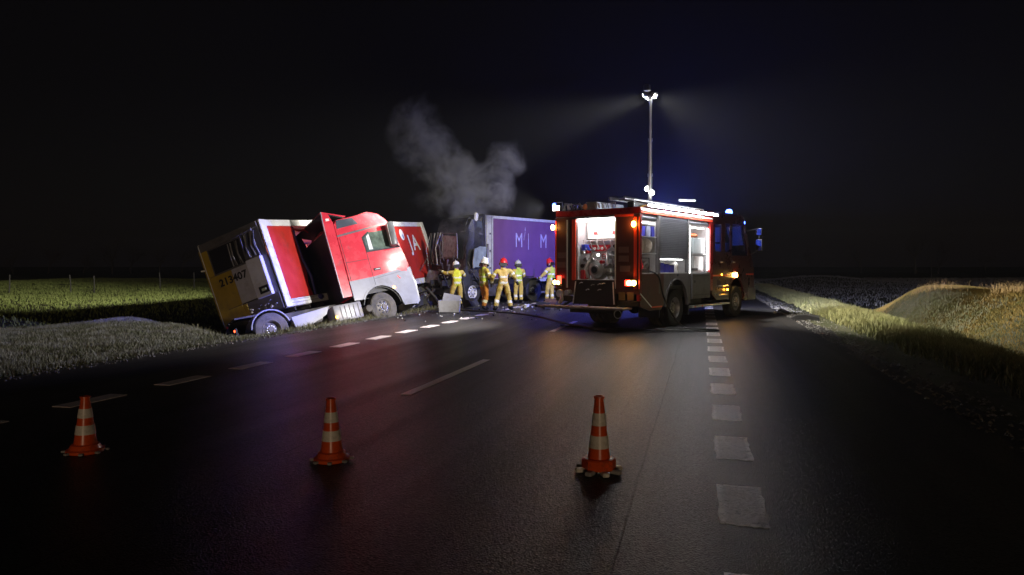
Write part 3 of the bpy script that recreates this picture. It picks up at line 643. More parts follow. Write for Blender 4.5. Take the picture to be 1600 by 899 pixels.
rs = random.Random(3)
for i in range(16):   # tools clipped to the locker back walls
    x = (.16 + .1 * i) if i < 8 else (3.0 + .15 * (i - 8)); z = (2.0, 1.55, 2.45)[i % 3]; h_ = rs.uniform(.12, .3)
    MB().bb(x, x + rs.uniform(.03, .07), -.66, -.575, z, z + h_, .01).bb(x - .01, x + .07, -.64, -.58, z + h_ * .4, z + h_ * .5, .004).build("clipped_tool", (M_black, P_red, M_rim, mat("yellow_tool", (.6, .45, .05), .5), M_dgrey)[rs.randrange(5)], FE)
for i, (y, z, r_) in enumerate(((.46, 1.95, .05), (.36, 1.98, .04), (-.40, 1.95, .05), (-.47, 2.12, .04), (.20, 1.78, .045), (-.05, 1.72, .04), (-.36, 1.84, .05), (.50, 1.62, .05))):
    MB().cyl((.12 + .02 * (i % 3), y, z), (.3, y, z), r_, n=14).torus((.115 + .02 * (i % 3), y, z), r_ * .9, .01, 'x', 16, 6).build("outlet_cap", (M_alu, P_red, M_rim, M_black)[i % 4], FE)
for i in range(5): MB().tube([(.2, .5 - i * .2, 2.28), (.16, .48 - i * .2, 2.2), (.2, .42 - i * .2, 2.05)], .018, 6).build("feed_pipe", (M_alu, M_rim)[i % 2], FE)
# equipment in the lockers: things of their own, placed in the engine's frame
def fe_thing(name, label, cat, mb, m_, group=None, extra=()):
    o = mb.build(name, m_); o.matrix_world = FE.matrix_world; tag(o, label, cat, group)
    for nm, b2, m2 in extra: b2.build(nm, m2, o)
    return o
blue_m = mat("blue_crate_plastic", (.05, .05, .42), .45); hose_m = mat("flat_hose", (.55, .52, .45), .8)
for i, (y, w_) in enumerate(((.20, .26), (.52, .22), (.80, .16))):
    fe_thing("storage_box", ("blue box at the rear end of the top shelf of the rear side locker", "pale blue box in the middle of the top shelf of the rear side locker", "narrow blue box at the front end of the top shelf of the rear side locker")[i], "box",
             MB().bb(y, y + w_, -1.15, -.75, 2.362, 2.62, .015), blue_m if i != 1 else mat("pale_blue_box", (.35, .38, .55), .4), "boxes on the top locker shelf", [("lid", MB().bb(y - .01, y + w_ + .01, -1.16, -.74, 2.621, 2.645, .006), M_dgrey)])
for i, x in enumerate((.25, .52, .80)):
    hr = MB()
    for r_ in (.17, .14, .11, .08, .05): hr.torus((x, -.98, 2.128), r_, .016, 'y' if i == 1 else 'x', 26, 6)
    hr.cyl((x - .02, -.98, 2.128), (x + .02, -.98, 2.128), .03, n=10)
    fe_thing("hose_roll", ("rolled fire hose nearest the rear corner on the middle locker shelf", "rolled fire hose facing out on the middle locker shelf", "rolled fire hose nearest the shutter on the middle locker shelf")[i], "hose roll", hr, hose_m, "hose rolls on the middle locker shelf")
fe_thing("rescue_tool", "silver hydraulic cutter with red grip on the bottom locker shelf", "rescue tool", MB().cyl((.2, -1.0, 1.55), (.62, -1.0, 1.62), .07, n=14).tube([(.62, -1.0, 1.62), (.78, -1.03, 1.72), (.9, -1.0, 1.66)], .03, 8).tube([(.62, -1.0, 1.62), (.80, -.97, 1.56), (.9, -1.0, 1.64)], .03, 8), M_alu, None, [("grip", MB().torus((.42, -1.0, 1.62), .10, .018, 'x', 20, 6), P_red)])
fe_thing("petrol_can", "dark red can at the rear of the bottom locker shelf", "can", MB().bb(.13, .30, -.88, -.65, 1.446, 1.80, .03).tube([(.15, -.76, 1.79), (.15, -.76, 1.87), (.27, -.76, 1.87), (.27, -.76, 1.79)], .012, 6), P_red)
fe_thing("power_unit", "silver power unit with black frame on the bottom locker shelf", "generator", MB().bb(.55, .92, -.95, -.65, 1.50, 1.74, .03).cyl((.6, -.98, 1.6), (.6, -.95, 1.6), .06, n=14), M_rim, None, [("frame", MB().tube([(.5, -1.0, 1.455), (.5, -1.0, 1.82), (.95, -1.0, 1.82), (.95, -1.0, 1.455)], .012, 6), M_black)])
for i, x in enumerate((1.32, 1.62, 1.92)):
    fe_thing("blue_crate", ("leftmost blue crate in the low locker above the rear wheel", "middle blue crate in the low locker above the rear wheel", "rightmost blue crate in the low locker above the rear wheel")[i], "crate", MB().bb(x, x + .26, -1.12, -.75, 1.446, 1.70 - .03 * i, .015), blue_m, "blue crates above the rear wheel", [("rim", MB().bb(x - .008, x + .268, -1.128, -.742, 1.701 - .03 * i, 1.72 - .03 * i, .004), M_dgrey)])
fe_thing("canister", "white canister beside the blue crates above the rear wheel", "canister", MB().lathe([(.001, 0), (.09, 0), (.10, .02), (.10, .22), (.05, .27), (.03, .30), (.001, .30)], (2.40, -1.02, 1.446), 'z', 20), M_white)
fe_thing("breathing_set", "dark breathing set on the upper shelf of the front locker", "breathing set", MB().cyl((3.05, -.95, 2.02), (3.05, -.95, 2.40), .085, n=16).sphere((3.05, -.95, 2.42), .08).bb(3.15, 3.38, -1.05, -.85, 2.0, 2.3, .05), M_black, None, [("strap", MB().tube([(3.1, -1.06, 2.0), (3.25, -1.1, 2.2), (3.2, -1.07, 2.42)], .016, 6), mat("orange_strap", (.6, .2, .08), .7))])
fe_thing("jacket", "folded orange jacket on top of the pale cabinet", "jacket", MB().sphere((3.72, -.88, 2.49), (.22, .15, .06)).sphere((3.95, -.85, 2.50), (.15, .14, .07)), mat("orange_cloth", (.55, .16, .06), .85, bump=.6, bscale=14))
fe_thing("chain_saw", "black chainsaw lying on the floor of the front locker", "chainsaw", MB().bb(3.05, 3.35, -1.05, -.88, 1.447, 1.64, .04).bb(3.33, 3.75, -1.11, -1.095, 1.49, 1.56, .004).tube([(3.1, -1.0, 1.62), (3.15, -1.0, 1.74), (3.28, -1.0, 1.74), (3.3, -1.0, 1.62)], .014, 6), M_black)

# ================================================================== tractor units
def arc(cx, cz, r, a0, a1, n): return [(cx + r * math.cos(t), cz + r * math.sin(t)) for t in np.linspace(R(a0), R(a1), n)]
def cab_shell(y_half=1.25):
    # side outline of the painted shell (x, z), lofted across the width with rounded shoulders
    out = [(2.72, 1.0), (2.72, 3.45), (2.85, 3.60), (3.45, 3.66), (4.1, 3.74), (4.38, 3.66), (4.60, 3.45), (4.76, 3.22), (4.98, 2.05), (5.06, 1.75), (5.08, 1.45), (4.9, 1.30), (3.7, 1.30), (3.2, 1.2)]
    ctr = (3.9, 2.3); ys = [(-y_half, .975), (-y_half + .03, .988), (-y_half + .11, 1.0), (-.7, 1.005), (0, 1.01), (.7, 1.005), (y_half - .11, 1.0), (y_half - .03, .988), (y_half, .975)]
    # finer outline
    fine = []
    for i in range(len(out)):
        a, b2 = out[i], out[(i + 1) % len(out)]; k_ = max(1, int(math.hypot(b2[0] - a[0], b2[1] - a[1]) / .3))
        fine += [(a[0] + (b2[0] - a[0]) * j / k_, a[1] + (b2[1] - a[1]) * j / k_) for j in range(k_)]
    n = len(fine); mb = MB(); vs = []
    for y, s in ys: vs += [(ctr[0] + (p[0] - ctr[0]) * s, y, ctr[1] + (p[1] - ctr[1]) * s) for p in fine]
    fs = []
    for j in range(len(ys) - 1): fs += [(j * n + i, j * n + (i + 1) % n, (j + 1) * n + (i + 1) % n, (j + 1) * n + i) for i in range(n)]
    # side caps as fan of rings so that they can be dented
    def cap(base, y):
        o = len(vs); rings = [.66, .33]
        prev = [base + i for i in range(n)]
        for r in rings:
            st = len(vs)
            for i in range(n):
                p = vs[base + i]; vs.append((ctr[0] + (p[0] - ctr[0]) * r, y, ctr[2 - 1] + (p[2] - ctr[1]) * r))
            cur = [st + i for i in range(n)]
            fs.extend((prev[i], prev[(i + 1) % n], cur[(i + 1) % n], cur[i]) for i in range(n)); prev = cur
        vs.append((ctr[0], y, ctr[1])); fs.extend((prev[i], prev[(i + 1) % n], len(vs) - 1) for i in range(n))
    cap(0, -y_half); cap((len(ys) - 1) * n, y_half)
    return mb.add(vs, fs)
def tractor(T, paint, skirt, metal, crush=None, burnt=False, tyre=None, rim=None):
    cz = crush or (lambda p: p)
    def part(name, mb, m_, parent=T, smooth=35, sub=0):
        if sub: mb = subdiv(mb, sub)
        return mb.warp(cz).build(name, m_, parent, smooth)
    fr = 0
    for s in (-1, 1): MB().bb(-.95, 4.75, s * .40 - .04, s * .40 + .04, .76, 1.02, .01).build("frame_rail", M_frame, T)
    for x in (-.8, .9, 2.2): MB().bb(x - .06, x + .06, -.4, .4, .80, .96).build("cross_member", M_frame, T)
    for x in (0, 3.7): MB().cyl((x, -.95, .5), (x, .95, .5), .075, n=12).sphere((x, 0, .5), .18).build("axle", M_frame, T)
    MB().prism([(-.75, -.45), (.55, -.45), (.7, -.1), (.7, .1), (.55, .45), (-.75, .45), (-.75, .08), (-.2, .05), (-.2, -.05), (-.75, -.08)], 1.10, 1.15, 'xy').build("fifth_wheel", M_frame, T)
    for s in (-1, 1):
        wheel(T, (0, s * .90, .5), .5, .3, s, dual=True, tyre_m=tyre, rim_m=M_frame if burnt else rim); wheel(T, (3.7, s * 1.05, .5), .5, .3, s, yaw=R(8), tyre_m=tyre, rim_m=rim)
        # rear fender
        a1 = arc(0, .5, .60, 15, 172, 14); a2 = arc(0, .5, .565, 172, 15, 14); MB().prism(a1 + a2, s * 1.22, s * .58).build("rear_fender", skirt, T)
        # tank or battery box
        tb = MB().bb(1.98, 2.95, s * 1.22, s * .62, .30, .84, .05).build("fuel_tank", metal, T)
        for i in range(5): MB().bb(2.2 + i * .15, 2.235 + i * .15, s * 1.232, s * 1.215, .36, .78, .006).build("tank_rib", M_dgrey if s < 0 else metal, tb)
        MB().prism([(.66, .74), (1.9, .86), (1.75, .62), (1.1, .36), (.72, .42)], s * 1.16, s * 1.10).build("side_skirt", skirt, T)
        MB().cyl((.75, s * .62, .62), (1.8, s * .62, .62), .13, n=14).build("air_tank", metal, T)
        tl = MB().bb(-1.0, -.94, s * 1.12, s * .70, .60, .74, .01).build("tail_lamp", M_black, T)
        if s < 0 and not burnt: MB().bb(-1.012, -1.001, s * 1.10, s * 1.0, .64, .70).build("lens", mat("dim_red_lamp", (1, .05, .02), .3, var=0, emit=(1.0, .10, .03), estr=5), tl, 0)
    part("rear_beam", MB().bb(-1.0, -.92, -1.1, 1.1, .46, .60, .01), M_frame)
    shell = part("cab_shell", cab_shell(), paint, smooth=28)
    # side air deflectors behind the cab
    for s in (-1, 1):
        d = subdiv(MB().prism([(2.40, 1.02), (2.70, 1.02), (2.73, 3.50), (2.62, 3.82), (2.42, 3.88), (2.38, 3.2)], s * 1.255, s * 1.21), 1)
        part("side_deflector", d, paint if s < 0 or burnt else M_black)  # far one is black: shade behind the cab put into its colour
        part("deflector_edge", MB().prism([(2.385, 1.02), (2.405, 1.02), (2.395, 3.2), (2.425, 3.87), (2.405, 3.88), (2.372, 3.2)], s * 1.262, s * 1.20), metal)
    part("roof_spoiler", subdiv(MB().prism([(2.42, 3.885), (2.45, 3.90), (3.25, 3.68), (3.2, 3.64)], -1.2, 1.2), 2), paint)
    part("roof_cap", subdiv(MB().prism([(3.5, 3.672), (3.9, 3.76), (4.12, 3.80), (4.35, 3.74), (4.6, 3.50), (4.3, 3.52), (3.8, 3.6)], -1.02, 1.02), 2), paint)
    for s in (-1, 1):
        y0, y1 = s * 1.262, s * 1.24; yo = s * 1.2545
        # lower skirt with wheel arch
        sk = [(2.74, .86), (2.74, 1.50), (3.6, 1.53), (4.95, 1.66), (5.06, 1.60), (5.10, 1.1), (5.05, .42), (4.45, .42)] + arc(3.7, .5, .70, 5, 150, 14)
        q = part("lower_skirt", subdiv(MB().prism(sk, y0, s * 1.20), 0), skirt)
        part("arch_lip", MB().prism(arc(3.7, .5, .70, 2, 152, 14) + arc(3.7, .5, .75, 152, 2, 14), s * 1.275, s * 1.23), skirt, q)
        part("skirt_line", MB().prism([(3.62, 1.46), (5.0, 1.58), (5.0, 1.565), (3.62, 1.445)], s * 1.2655, s * 1.2625), M_dgrey, q, 0)
        part("skirt_seam", MB().prism([(3.592, 1.15), (3.606, 1.15), (3.606, 1.53), (3.592, 1.53)], s * 1.2655, s * 1.2625), M_black, q, 0)
        part("arch_liner", MB().prism(arc(3.7, .5, .69, 5, 165, 12) + arc(3.7, .5, .66, 165, 5, 12), s * 1.2, s * .8), M_black, q)
        # seams and stripe on the cab side
        for a in ([(2.74, 2.99), (4.62, 3.24), (4.63, 3.30), (2.74, 3.05)],): part("roof_stripe", MB().prism(a, yo, s * 1.249), M_dgrey, shell, 0)
        for a in ([(3.59, 1.54), (3.606, 1.54), (3.606, 2.5), (3.59, 2.5)], [(2.80, 2.11), (3.59, 2.13), (3.59, 2.145), (2.80, 2.125)], [(2.80, 1.5), (2.815, 1.5), (2.815, 2.95), (2.80, 2.95)]): part("door_seam", MB().prism(a, yo, s * 1.249), M_black, shell, 0)
        part("roof_side_window", MB().prism([(2.80, 3.27), (3.58, 3.36), (3.42, 3.58), (2.84, 3.55)], s * 1.262, s * 1.235), mat("grey_roof_panel", (.05, .065, .08), .35), shell)
        if not burnt:
            w_ = part("side_window", MB().prism([(3.66, 2.40), (4.80, 2.42), (4.72, 3.05), (3.85, 3.02), (3.62, 2.86)], s * 1.258, s * 1.24), mat("cab_glass_pale", (.10, .14, .12), .05, coat=1.0, vscale=5, var=.6), shell)
            part("window_trim", MB().prism([(3.60, 2.36), (4.84, 2.38), (4.84, 2.42), (3.66, 2.40), (3.625, 2.86), (3.86, 3.02), (3.84, 3.06), (3.57, 2.88)], s * 1.264, s * 1.238), M_black, shell)
            part("sun_curtain", MB().prism([(3.72, 2.44), (3.86, 2.44), (3.84, 2.98), (3.74, 2.9)], s * 1.261, s * 1.2585), M_white, shell)
            h_ = part("door_handle", MB().bb(3.68, 3.94, s * 1.275, s * 1.25, 1.72, 1.80, .012), M_black, shell); part("handle_grip", MB().bb(3.72, 3.90, s * 1.29, s * 1.276, 1.745, 1.77, .006), M_alu, shell)
            # mirror housing
            mh = part("mirror_housing", MB().box((4.55, s * 1.50, 2.80), (.22, .34, .82), .06, (0, .04, s * .25)), mat("mirror_shell", (.10, .105, .11), .35), shell)
            part("mirror_glass", MB().box((4.435, s * 1.475, 2.80), (.012, .28, .74), 0, (0, .04, s * .25)), M_alu, shell)
            part("mirror_bracket", MB().tube([(4.75, s * 1.24, 3.15), (4.65, s * 1.45, 3.18)], .03, 8).tube([(4.85, s * 1.24, 2.42), (4.65, s * 1.45, 2.42)], .03, 8), M_black, shell)
            part("roof_marker", MB().bb(2.50, 2.62, s * 1.268, s * 1.255, 3.56, 3.64), mat("marker_white", (.8, .78, .7), .3), shell, 0)
            MB().sphere((4.22, s * 1.27, 1.06), (.045, .02, .035)).build("side_marker", E_amber if s < 0 else M_dgrey, T)
            MB().sphere((2.03, s * 1.235, .46), (.035, .015, .03)).build("side_marker", E_amber if s < 0 else M_dgrey, T)
        # bumper corner and headlamp
        part("bumper_corner", subdiv(MB().prism([(5.02, .38), (5.16, .50), (5.20, 1.1), (5.14, 1.64), (5.03, 1.66)], s * 1.24, s * .75), 1), skirt)
        if not burnt: part("headlamp", MB().bb(5.19, 5.23, s * 1.12, s * .72, .78, 1.02, .02), mat("headlamp_clear", (.6, .6, .6), .08, .3), T)
    part("windscreen", subdiv(MB().prism([(4.74, 3.20), (4.99, 2.02), (5.03, 2.03), (4.80, 3.21)], -1.1, 1.1), 1), (mat("empty_windscreen", (.012, .012, .013), .9) if burnt else M_glass), shell)
    part("sun_visor", MB().prism([(4.72, 3.32), (4.98, 3.22), (4.98, 3.19), (4.72, 3.28)], -1.1, 1.1), M_dgrey, shell)
    part("grille", subdiv(MB().bb(5.06, 5.15, -.72, .72, .62, 1.74, .02), 1), M_black, T)
    for z in (1.55, 1.35, 1.15): part("grille_bar", MB().bb(5.152, 5.18, -.7, .7, z, z + .06, .01), metal, T)
    part("bumper", subdiv(MB().bb(5.0, 5.19, -.75, .75, .38, .60, .02), 1), skirt, T)
    part("cab_back", MB().bb(2.69, 2.715, -1.18, 1.18, 1.05, 3.42), M_black, shell, 0)  # black back wall, shade of the gap put into its colour
    part("deflector_shade_sheet", MB().prism([(2.42, 1.05), (2.69, 1.05), (2.70, 3.50), (2.60, 3.78), (2.44, 3.82), (2.40, 3.2)], 1.205, 1.195), M_black, T, 0)  # black sheet added as painted shade inside the far deflector
    part("spoiler_shade_sheet", MB().prism([(2.425, 3.872), (3.2, 3.632), (3.2, 3.60), (2.425, 3.84)], -1.19, 1.19), M_black, T, 0)  # black sheet added as painted shade under the spoiler
    part("underfloor", MB().bb(2.8, 4.95, -1.1, 1.1, 1.02, 1.19), M_black, T)
    return T

RT = thing("tractor_unit", "red tractor unit with pale grey skirts tilted back in the roadside ditch", "truck", pose((-12.854, 18.674, -1.042), 54.08, 8.15, -16.95))
paint_r = mat("truck_red", (.62, .035, .055), .26, coat=.7, var=.08, dirt=(.30, .10, .10), dirt_amt=.12)
skirt_r = mat("truck_pale_grey", (.24, .25, .29), .38, dirt=(.16, .15, .15), dirt_amt=.4)
tank_r = mat("truck_silver", (.34, .34, .36), .42, .25, dirt=(.25, .22, .19), dirt_amt=.4)
def dent(p):
    f = max(0., min(1., (p.x - 4.35) / .8)) * max(0., min(1., (2.1 - p.z) / .6))
    if p.x < 2.3 or f <= 0: return p
    return p + mnoise.noise_vector(p * 2.3 + Vector((4, 1, 7))) * .08 * f + mnoise.noise_vector(p * 6) * .02 * f - Vector((.10 * f, 0, 0))
tractor(RT, paint_r, skirt_r, tank_r, dent, tyre=M_tyre_frost, rim=mat("muddy_rim", (.20, .19, .18), .6, .2, dirt=(.12, .10, .08), dirt_amt=.7))
MB().lathe([(.001, -1.33), (.10, -1.33), (.12, -1.30), (.13, -1.1), (.10, -1.04)], (3.12, 0, .52), 'y', 18).build("step_cup", M_tyre_frost, RT)

# black burnt tractor behind
def crush(p):
    n = mnoise.noise_vector(p * 1.3) * .10 + mnoise.noise_vector(p * 3.7 + Vector((9, 2, 4))) * .05
    q = p.copy(); f = max(0., min(1., (p.x - 3.4) / 1.8)); hi = max(0., min(1., (p.z - 1.2) / 2.4))
    if p.x < 2.3: return p
    q.x = 3.02 + (p.x - 2.4) * .46 - .22 * hi * f - .25 * f * max(0, -p.y) / 1.25; q.z = p.z - .18 * f * hi; q.y = p.y * (1 - .08 * f * hi)
    return q + n * (.45 + 1.0 * f)
BT = thing("wrecked_tractor_unit", "black crushed and smoking tractor unit between the red trailer and the purple trailer", "truck", pose((-8.56, 32.5, 0), 238))
paint_b = mat("burnt_black", (.011, .0105, .0115), .5, var=.6, vscale=2.2, dirt=(.05, .047, .05), dirt_amt=.3, bump=.5, bscale=8)
tractor(BT, paint_b, mat("burnt_grey", (.03, .03, .031), .6, var=.5, dirt=(.08, .075, .07), dirt_amt=.3), mat("sooty_metal", (.08, .075, .075), .5, .4, var=.5), crush, True, rim=M_rim_white)
sooty = mat("sooty_steel", (.13, .12, .125), .5, .5, var=.5)
wobble = lambda k_, a_: (lambda p: p + mnoise.noise_vector(p * k_) * a_)
MB().prism([(-.05, 2.02), (.92, 2.0), (.90, 2.92), (-.02, 2.98)], 4.34, 4.32, 'yz').warp(wobble(2, .05)).build("sooty_window", mat("sooty_glass", (.17, .17, .18), .3, var=.35, vscale=6), BT, 0)
for a, b2 in (((-.1, 1.97), (.98, 1.96)), ((.98, 1.96), (.94, 3.0)), ((.94, 3.0), (-.06, 3.04)), ((-.06, 3.04), (-.1, 1.97))): MB().tube([(4.36, a[0], a[1]), (4.34, (a[0] + b2[0]) / 2, (a[1] + b2[1]) / 2 + .02), (4.36, b2[0], b2[1])], .028, 6).build("window_frame", sooty, BT)
for i in range(9):
    y0 = -.2 - .11 * i; MB().tube([(4.25 + random.uniform(0, .15), y0, 1.7), (4.35 + random.uniform(-.1, .1), y0 + random.uniform(-.06, .06), 2.4), (4.2, y0 + random.uniform(-.1, .1), 3.1)], random.uniform(.012, .035), 6).build("bent_pillar", (sooty, M_frame, M_rim)[i % 3], BT)
sc_ = MB()
for i in range(60):
    p = Vector((random.uniform(3.5, 4.7), random.uniform(-1.2, 1.35), random.uniform(.4, 2.2))); d = Vector((random.gauss(0, .3), random.gauss(0, .25), random.gauss(0, .4)))
    sc_.tube([p, p + d * .5 + Vector((0, 0, random.uniform(-.1, .1))), p + d], random.uniform(.012, .04), 5)
tag(sc_.build("bent_metal", sooty, BT), kind="stuff")
subdiv(MB().bb(3.0, 3.95, 1.36, 1.40, 1.62, 2.45), 3).warp(lambda p: p + mnoise.noise_vector(p * 2.6) * .10 + Vector((0, (p.x - 3.4) * .25, (p.x - 3.4) * -.14))).build("torn_panel", mat("pale_torn_panel", (.34, .40, .40), .35, .2, var=.3, dirt=(.1, .1, .1), dirt_amt=.3), BT)
MB().box((3.45, 1.15, 3.72), (.20, .12, .42), .03, (.2, -.5, .3)).build("torn_mirror", M_white, BT)
MB().tube([(3.35, 1.2, 3.3), (3.40, 1.2, 3.6)], .025, 6).build("mirror_stalk", M_frame, BT)
for x, z0, z1 in ((2.85, .9, 3.5), (2.72, .9, 2.6)): MB().tube([(x, 1.05, z0), (x + .05, 1.08, (z0 + z1) / 2), (x - .06, 1.0, z1)], .05, 8).build("exhaust_pipe", sooty, BT)
for i in range(5):
    subdiv(MB().box((3.9 + .15 * i, 1.0 - .4 * i, .9 + .25 * (i % 3)), (.5, .06, .6), 0, (random.uniform(-.4, .4), random.uniform(-.5, .5), random.uniform(0, 3))), 2).warp(wobble(3, .12)).build("crumpled_panel", (mat("burnt_black", None), sooty, mat("burnt_grey", None))[i % 3], BT, 30)

# ================================================================== red box trailer
TR = thing("box_trailer", "red trailer with torn curtain and number 213407 on its end, leaning in ditch", "trailer", pose((-13.37, 18.99, -.028), 87.64, 3.0, -18.98) @ Matrix.Scale(.95, 4))
LT, HT, WT = 12.56, 2.99, 1.27
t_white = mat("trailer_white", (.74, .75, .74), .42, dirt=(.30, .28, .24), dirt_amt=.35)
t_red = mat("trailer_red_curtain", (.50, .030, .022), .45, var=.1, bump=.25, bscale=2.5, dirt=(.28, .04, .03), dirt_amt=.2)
t_yel = mat("trailer_yellow", (.40, .27, .02), .45, dirt=(.20, .14, .03), dirt_amt=.4)
t_in = mat("trailer_inside", (.07, .06, .055), .8, var=.4)
def tb(name, x0, x1, y0, y1, z0, z1, m_, bev=.008, parent=TR): return MB().bb(x0, x1, y0, y1, z0, z1, bev).build(name, m_, parent)
tb("floor", .05, LT - .05, -1.22, 1.22, -.02, .10, t_in)
tb("roof", .03, LT - .03, -1.20, 1.20, HT - .05, HT - .01, t_white)
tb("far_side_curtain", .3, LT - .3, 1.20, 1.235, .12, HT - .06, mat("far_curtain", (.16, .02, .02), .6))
for z0, z1, nm in ((0, .25, "bottom_rail"), (HT - .22, HT, "top_rail")):
    for s in (-1, 1): tb(nm, .30, LT - .30, s * WT - .03, s * WT + .03, z0, z1, t_white, .015)
for s in (-1, 1):
    tb("corner_post", .0, .30, s * WT - .06, s * WT + .02, 0, HT, t_white, .02); tb("corner_post", LT - .30, LT, s * WT - .06, s * WT + .02, 0, HT, t_white, .02)
tb("post_edge", .08, .11, -WT - .026, -WT - .021, .05, HT - .05, M_dgrey, 0)
for z in (.10, .20): tb("rail_groove", .32, 2.2, -WT - .036, -WT - .031, z, z + .012, M_dgrey, 0)
# curtain pieces, gently billowed
def curtain(name, x0, x1, z0, z1, m_, tear=None, amp=.03):
    nx_, nz_ = int((x1 - x0) / .16) + 1, int((z1 - z0) / .16) + 1; vs = []; fs = []
    for j in range(nz_ + 1):
        for i in range(nx_ + 1):
            x = x0 + (x1 - x0) * i / nx_; z = z0 + (z1 - z0) * j / nz_
            if tear and i > nx_ - 3: x += tear(z) * (i - (nx_ - 3)) / 3
            y = -WT - .012 + amp * mnoise.noise(Vector((x * .9, z * .35, 3))) + .010 * math.sin(x * 9)
            vs.append((x, min(y, -WT + .02), z))
    n = nx_ + 1
    for j in range(nz_):
        for i in range(nx_): fs.append((j * n + i, j * n + i + 1, (j + 1) * n + i + 1, (j + 1) * n + i))
    m2 = MB().add(vs, fs); k_ = len(m2.v); m2.add([(p[0], p[1] + .012, p[2]) for p in vs], [f[::-1] for f in fs]); return m2.build(name, m_, TR, 60)
curtain("curtain", .31, 1.66, .26, HT - .23, t_red, lambda z: .05 * math.sin(z * 7) + .06 * (z - 1))
curtain("curtain", 8.3, LT - .31, .26, HT - .23, t_red)
MB().tube([(1.7, -WT, 2.66), (2.0, -WT - .05, 2.6), (2.35, -WT - .03, 2.63), (2.6, -WT, 2.52)], [.03, .06, .05, .02], 6).build("torn_flap", t_red, TR)
MB().tube([(1.75, -WT + .02, 2.72), (1.72, -WT, 1.6), (1.86, -WT - .03, .9), (1.80, -WT, .28)], [.05, .04, .05, .03], 6).build("torn_flap", mat("blue_tarpaulin", (.05, .05, .22), .5), TR)
MB().sphere((2.0, -WT - .04, .16), (.16, .07, .10), 10, 7).build("torn_flap", mat("blue_tarpaulin", None), TR)
for x in (3.6, 5.6, 7.7): tb("support_post", x, x + .08, -1.22, -1.16, .1, HT - .2, M_dgrey)
for i in range(9):
    x = 2.4 + i * .95; z = .12
    MB().bb(x, x + .85, .1, 1.1, z, z + random.uniform(.4, 1.3), .03).build("cargo_pallet", mat("cargo_dark_%d" % (i % 3), ((.07, .05, .04), (.05, .05, .06), (.10, .075, .05))[i % 3], .8), TR)
# lettering on the rear part of the curtain
lm = mat("white_lettering", (.75, .74, .73), .5)
Mside = Matrix(((1, 0, 0, 0), (0, 0, -1, 0), (0, 1, 0, 0), (0, 0, 0, 1)))
put_text("letter", "J", 1.05, lm, TR, Matrix.Translation((10.42, -WT - .045, 1.92)) @ Mside, .85)
put_text("letter", "A", 1.05, lm, TR, Matrix.Translation((10.98, -WT - .045, 1.92)) @ Mside, .95)
MB().prism([(9.86 + .20 * math.cos(t), 2.36 + .27 * math.sin(t)) for t in np.linspace(0, 2 * math.pi, 25)[:-1]], -WT - .047, -WT - .04).build("logo_oval", lm, TR, 0)
MB().prism([(9.92 + .07 * math.cos(t), 2.26 + .11 * math.sin(t)) for t in np.linspace(0, 2 * math.pi, 17)[:-1]], -WT - .051, -WT - .048).build("logo_mark", mat("blue_mark", (.15, .25, .45), .5), TR, 0)
# end wall with the number
tb("end_wall", .0, .06, -1.205, 1.205, .02, HT - .02, M_dgrey)
tb("end_panel", -.03, -.003, -.42, .28, .62, 1.80, mat("end_panel_grey", (.46, .45, .52), .45, dirt=(.25, .22, .18), dirt_amt=.4), .01)
tb("yellow_panel", -.032, -.003, .285, 1.22, -.0, 1.80, t_yel, .01)
tb("yellow_panel", -.032, -.003, .93, 1.22, 1.81, HT - .25, t_yel, .02)
tb("yellow_panel", -.032, -.003, .10, .28, .0, .58, t_yel, .01)
tb("yellow_edge", -.01, .5, 1.295, 1.31, .02, HT - .22, t_yel, 0)
tb("lower_panel", -.028, -.003, -1.21, .095, .02, .58, mat("end_panel_dark", (.13, .12, .13), .5, dirt=(.22, .2, .2), dirt_amt=.3), .01)
bxp = tb("equipment_cover", -.16, -.003, -1.04, -.44, .55, 1.86, mat("cover_lilac_white", (.60, .60, .72), .4, dirt=(.4, .38, .36), dirt_amt=.3), .02)
tb("marker_plate", -.172, -.161, -.99, -.62, .66, .90, M_black, .004, bxp); tb("plate_label", -.178, -.1725, -.90, -.72, .74, .82, mat("label_green", (.55, .62, .45), .4), 0, bxp)
put_text("number", "213407", .34, mat("number_black", (.015, .015, .015), .5), TR, Matrix.Translation((-.036, .30, 1.50)) @ Matrix(((0, 0, -1, 0), (-1, 0, 0, 0), (0, 1, 0, 0), (0, 0, 0, 1))), 1.12, .03)
# broken cooling unit opening with bars
op = tb("unit_opening", -.02, -.003, -.40, .92, 1.84, 2.66, M_black, 0)
fr2 = MB().bb(-.06, -.021, -.44, .94, 2.66, 2.71, .01).bb(-.06, -.021, -.44, .94, 1.80, 1.85, .01).bb(-.06, -.021, .90, .94, 1.85, 2.66, .01).bb(-.06, -.021, -.46, -.40, 1.84, 2.72, .01)
fr2.build("opening_frame", M_dgrey, TR)
for i, y in enumerate((.10, .02, -.05, -.20, -.28, -.52, -.66, -.84, -1.0)):
    MB().tube([(-.05, y, 1.86), (-.09, y + random.uniform(-.04, .04), 2.2), (-.06, y + random.uniform(-.05, .05), 2.62 if i < 5 else 2.80)], .016 if i % 2 else .022, 6).build("bar", M_rim if i % 2 == 0 else M_dgrey, TR)
for i in range(5): MB().tube([(-.05, -.5 - i * .12, 1.9 + random.uniform(0, .2)), (-.14, -.55 - i * .1, 2.25), (-.08, -.6 - i * .11, 2.7)], .03, 6).build("loose_hose", (M_black, M_rim)[i % 2], TR)
MB().prism([(1.20, 2.96), (-1.2, 2.96), (-1.2, 2.80), (-.3, 2.74), (1.2, 2.70)], -.05, -.003, 'yz').build("end_header", M_dgrey, TR)
tb("panel_seam", -.036, -.031, -.40, .85, .595, .612, M_black, 0)
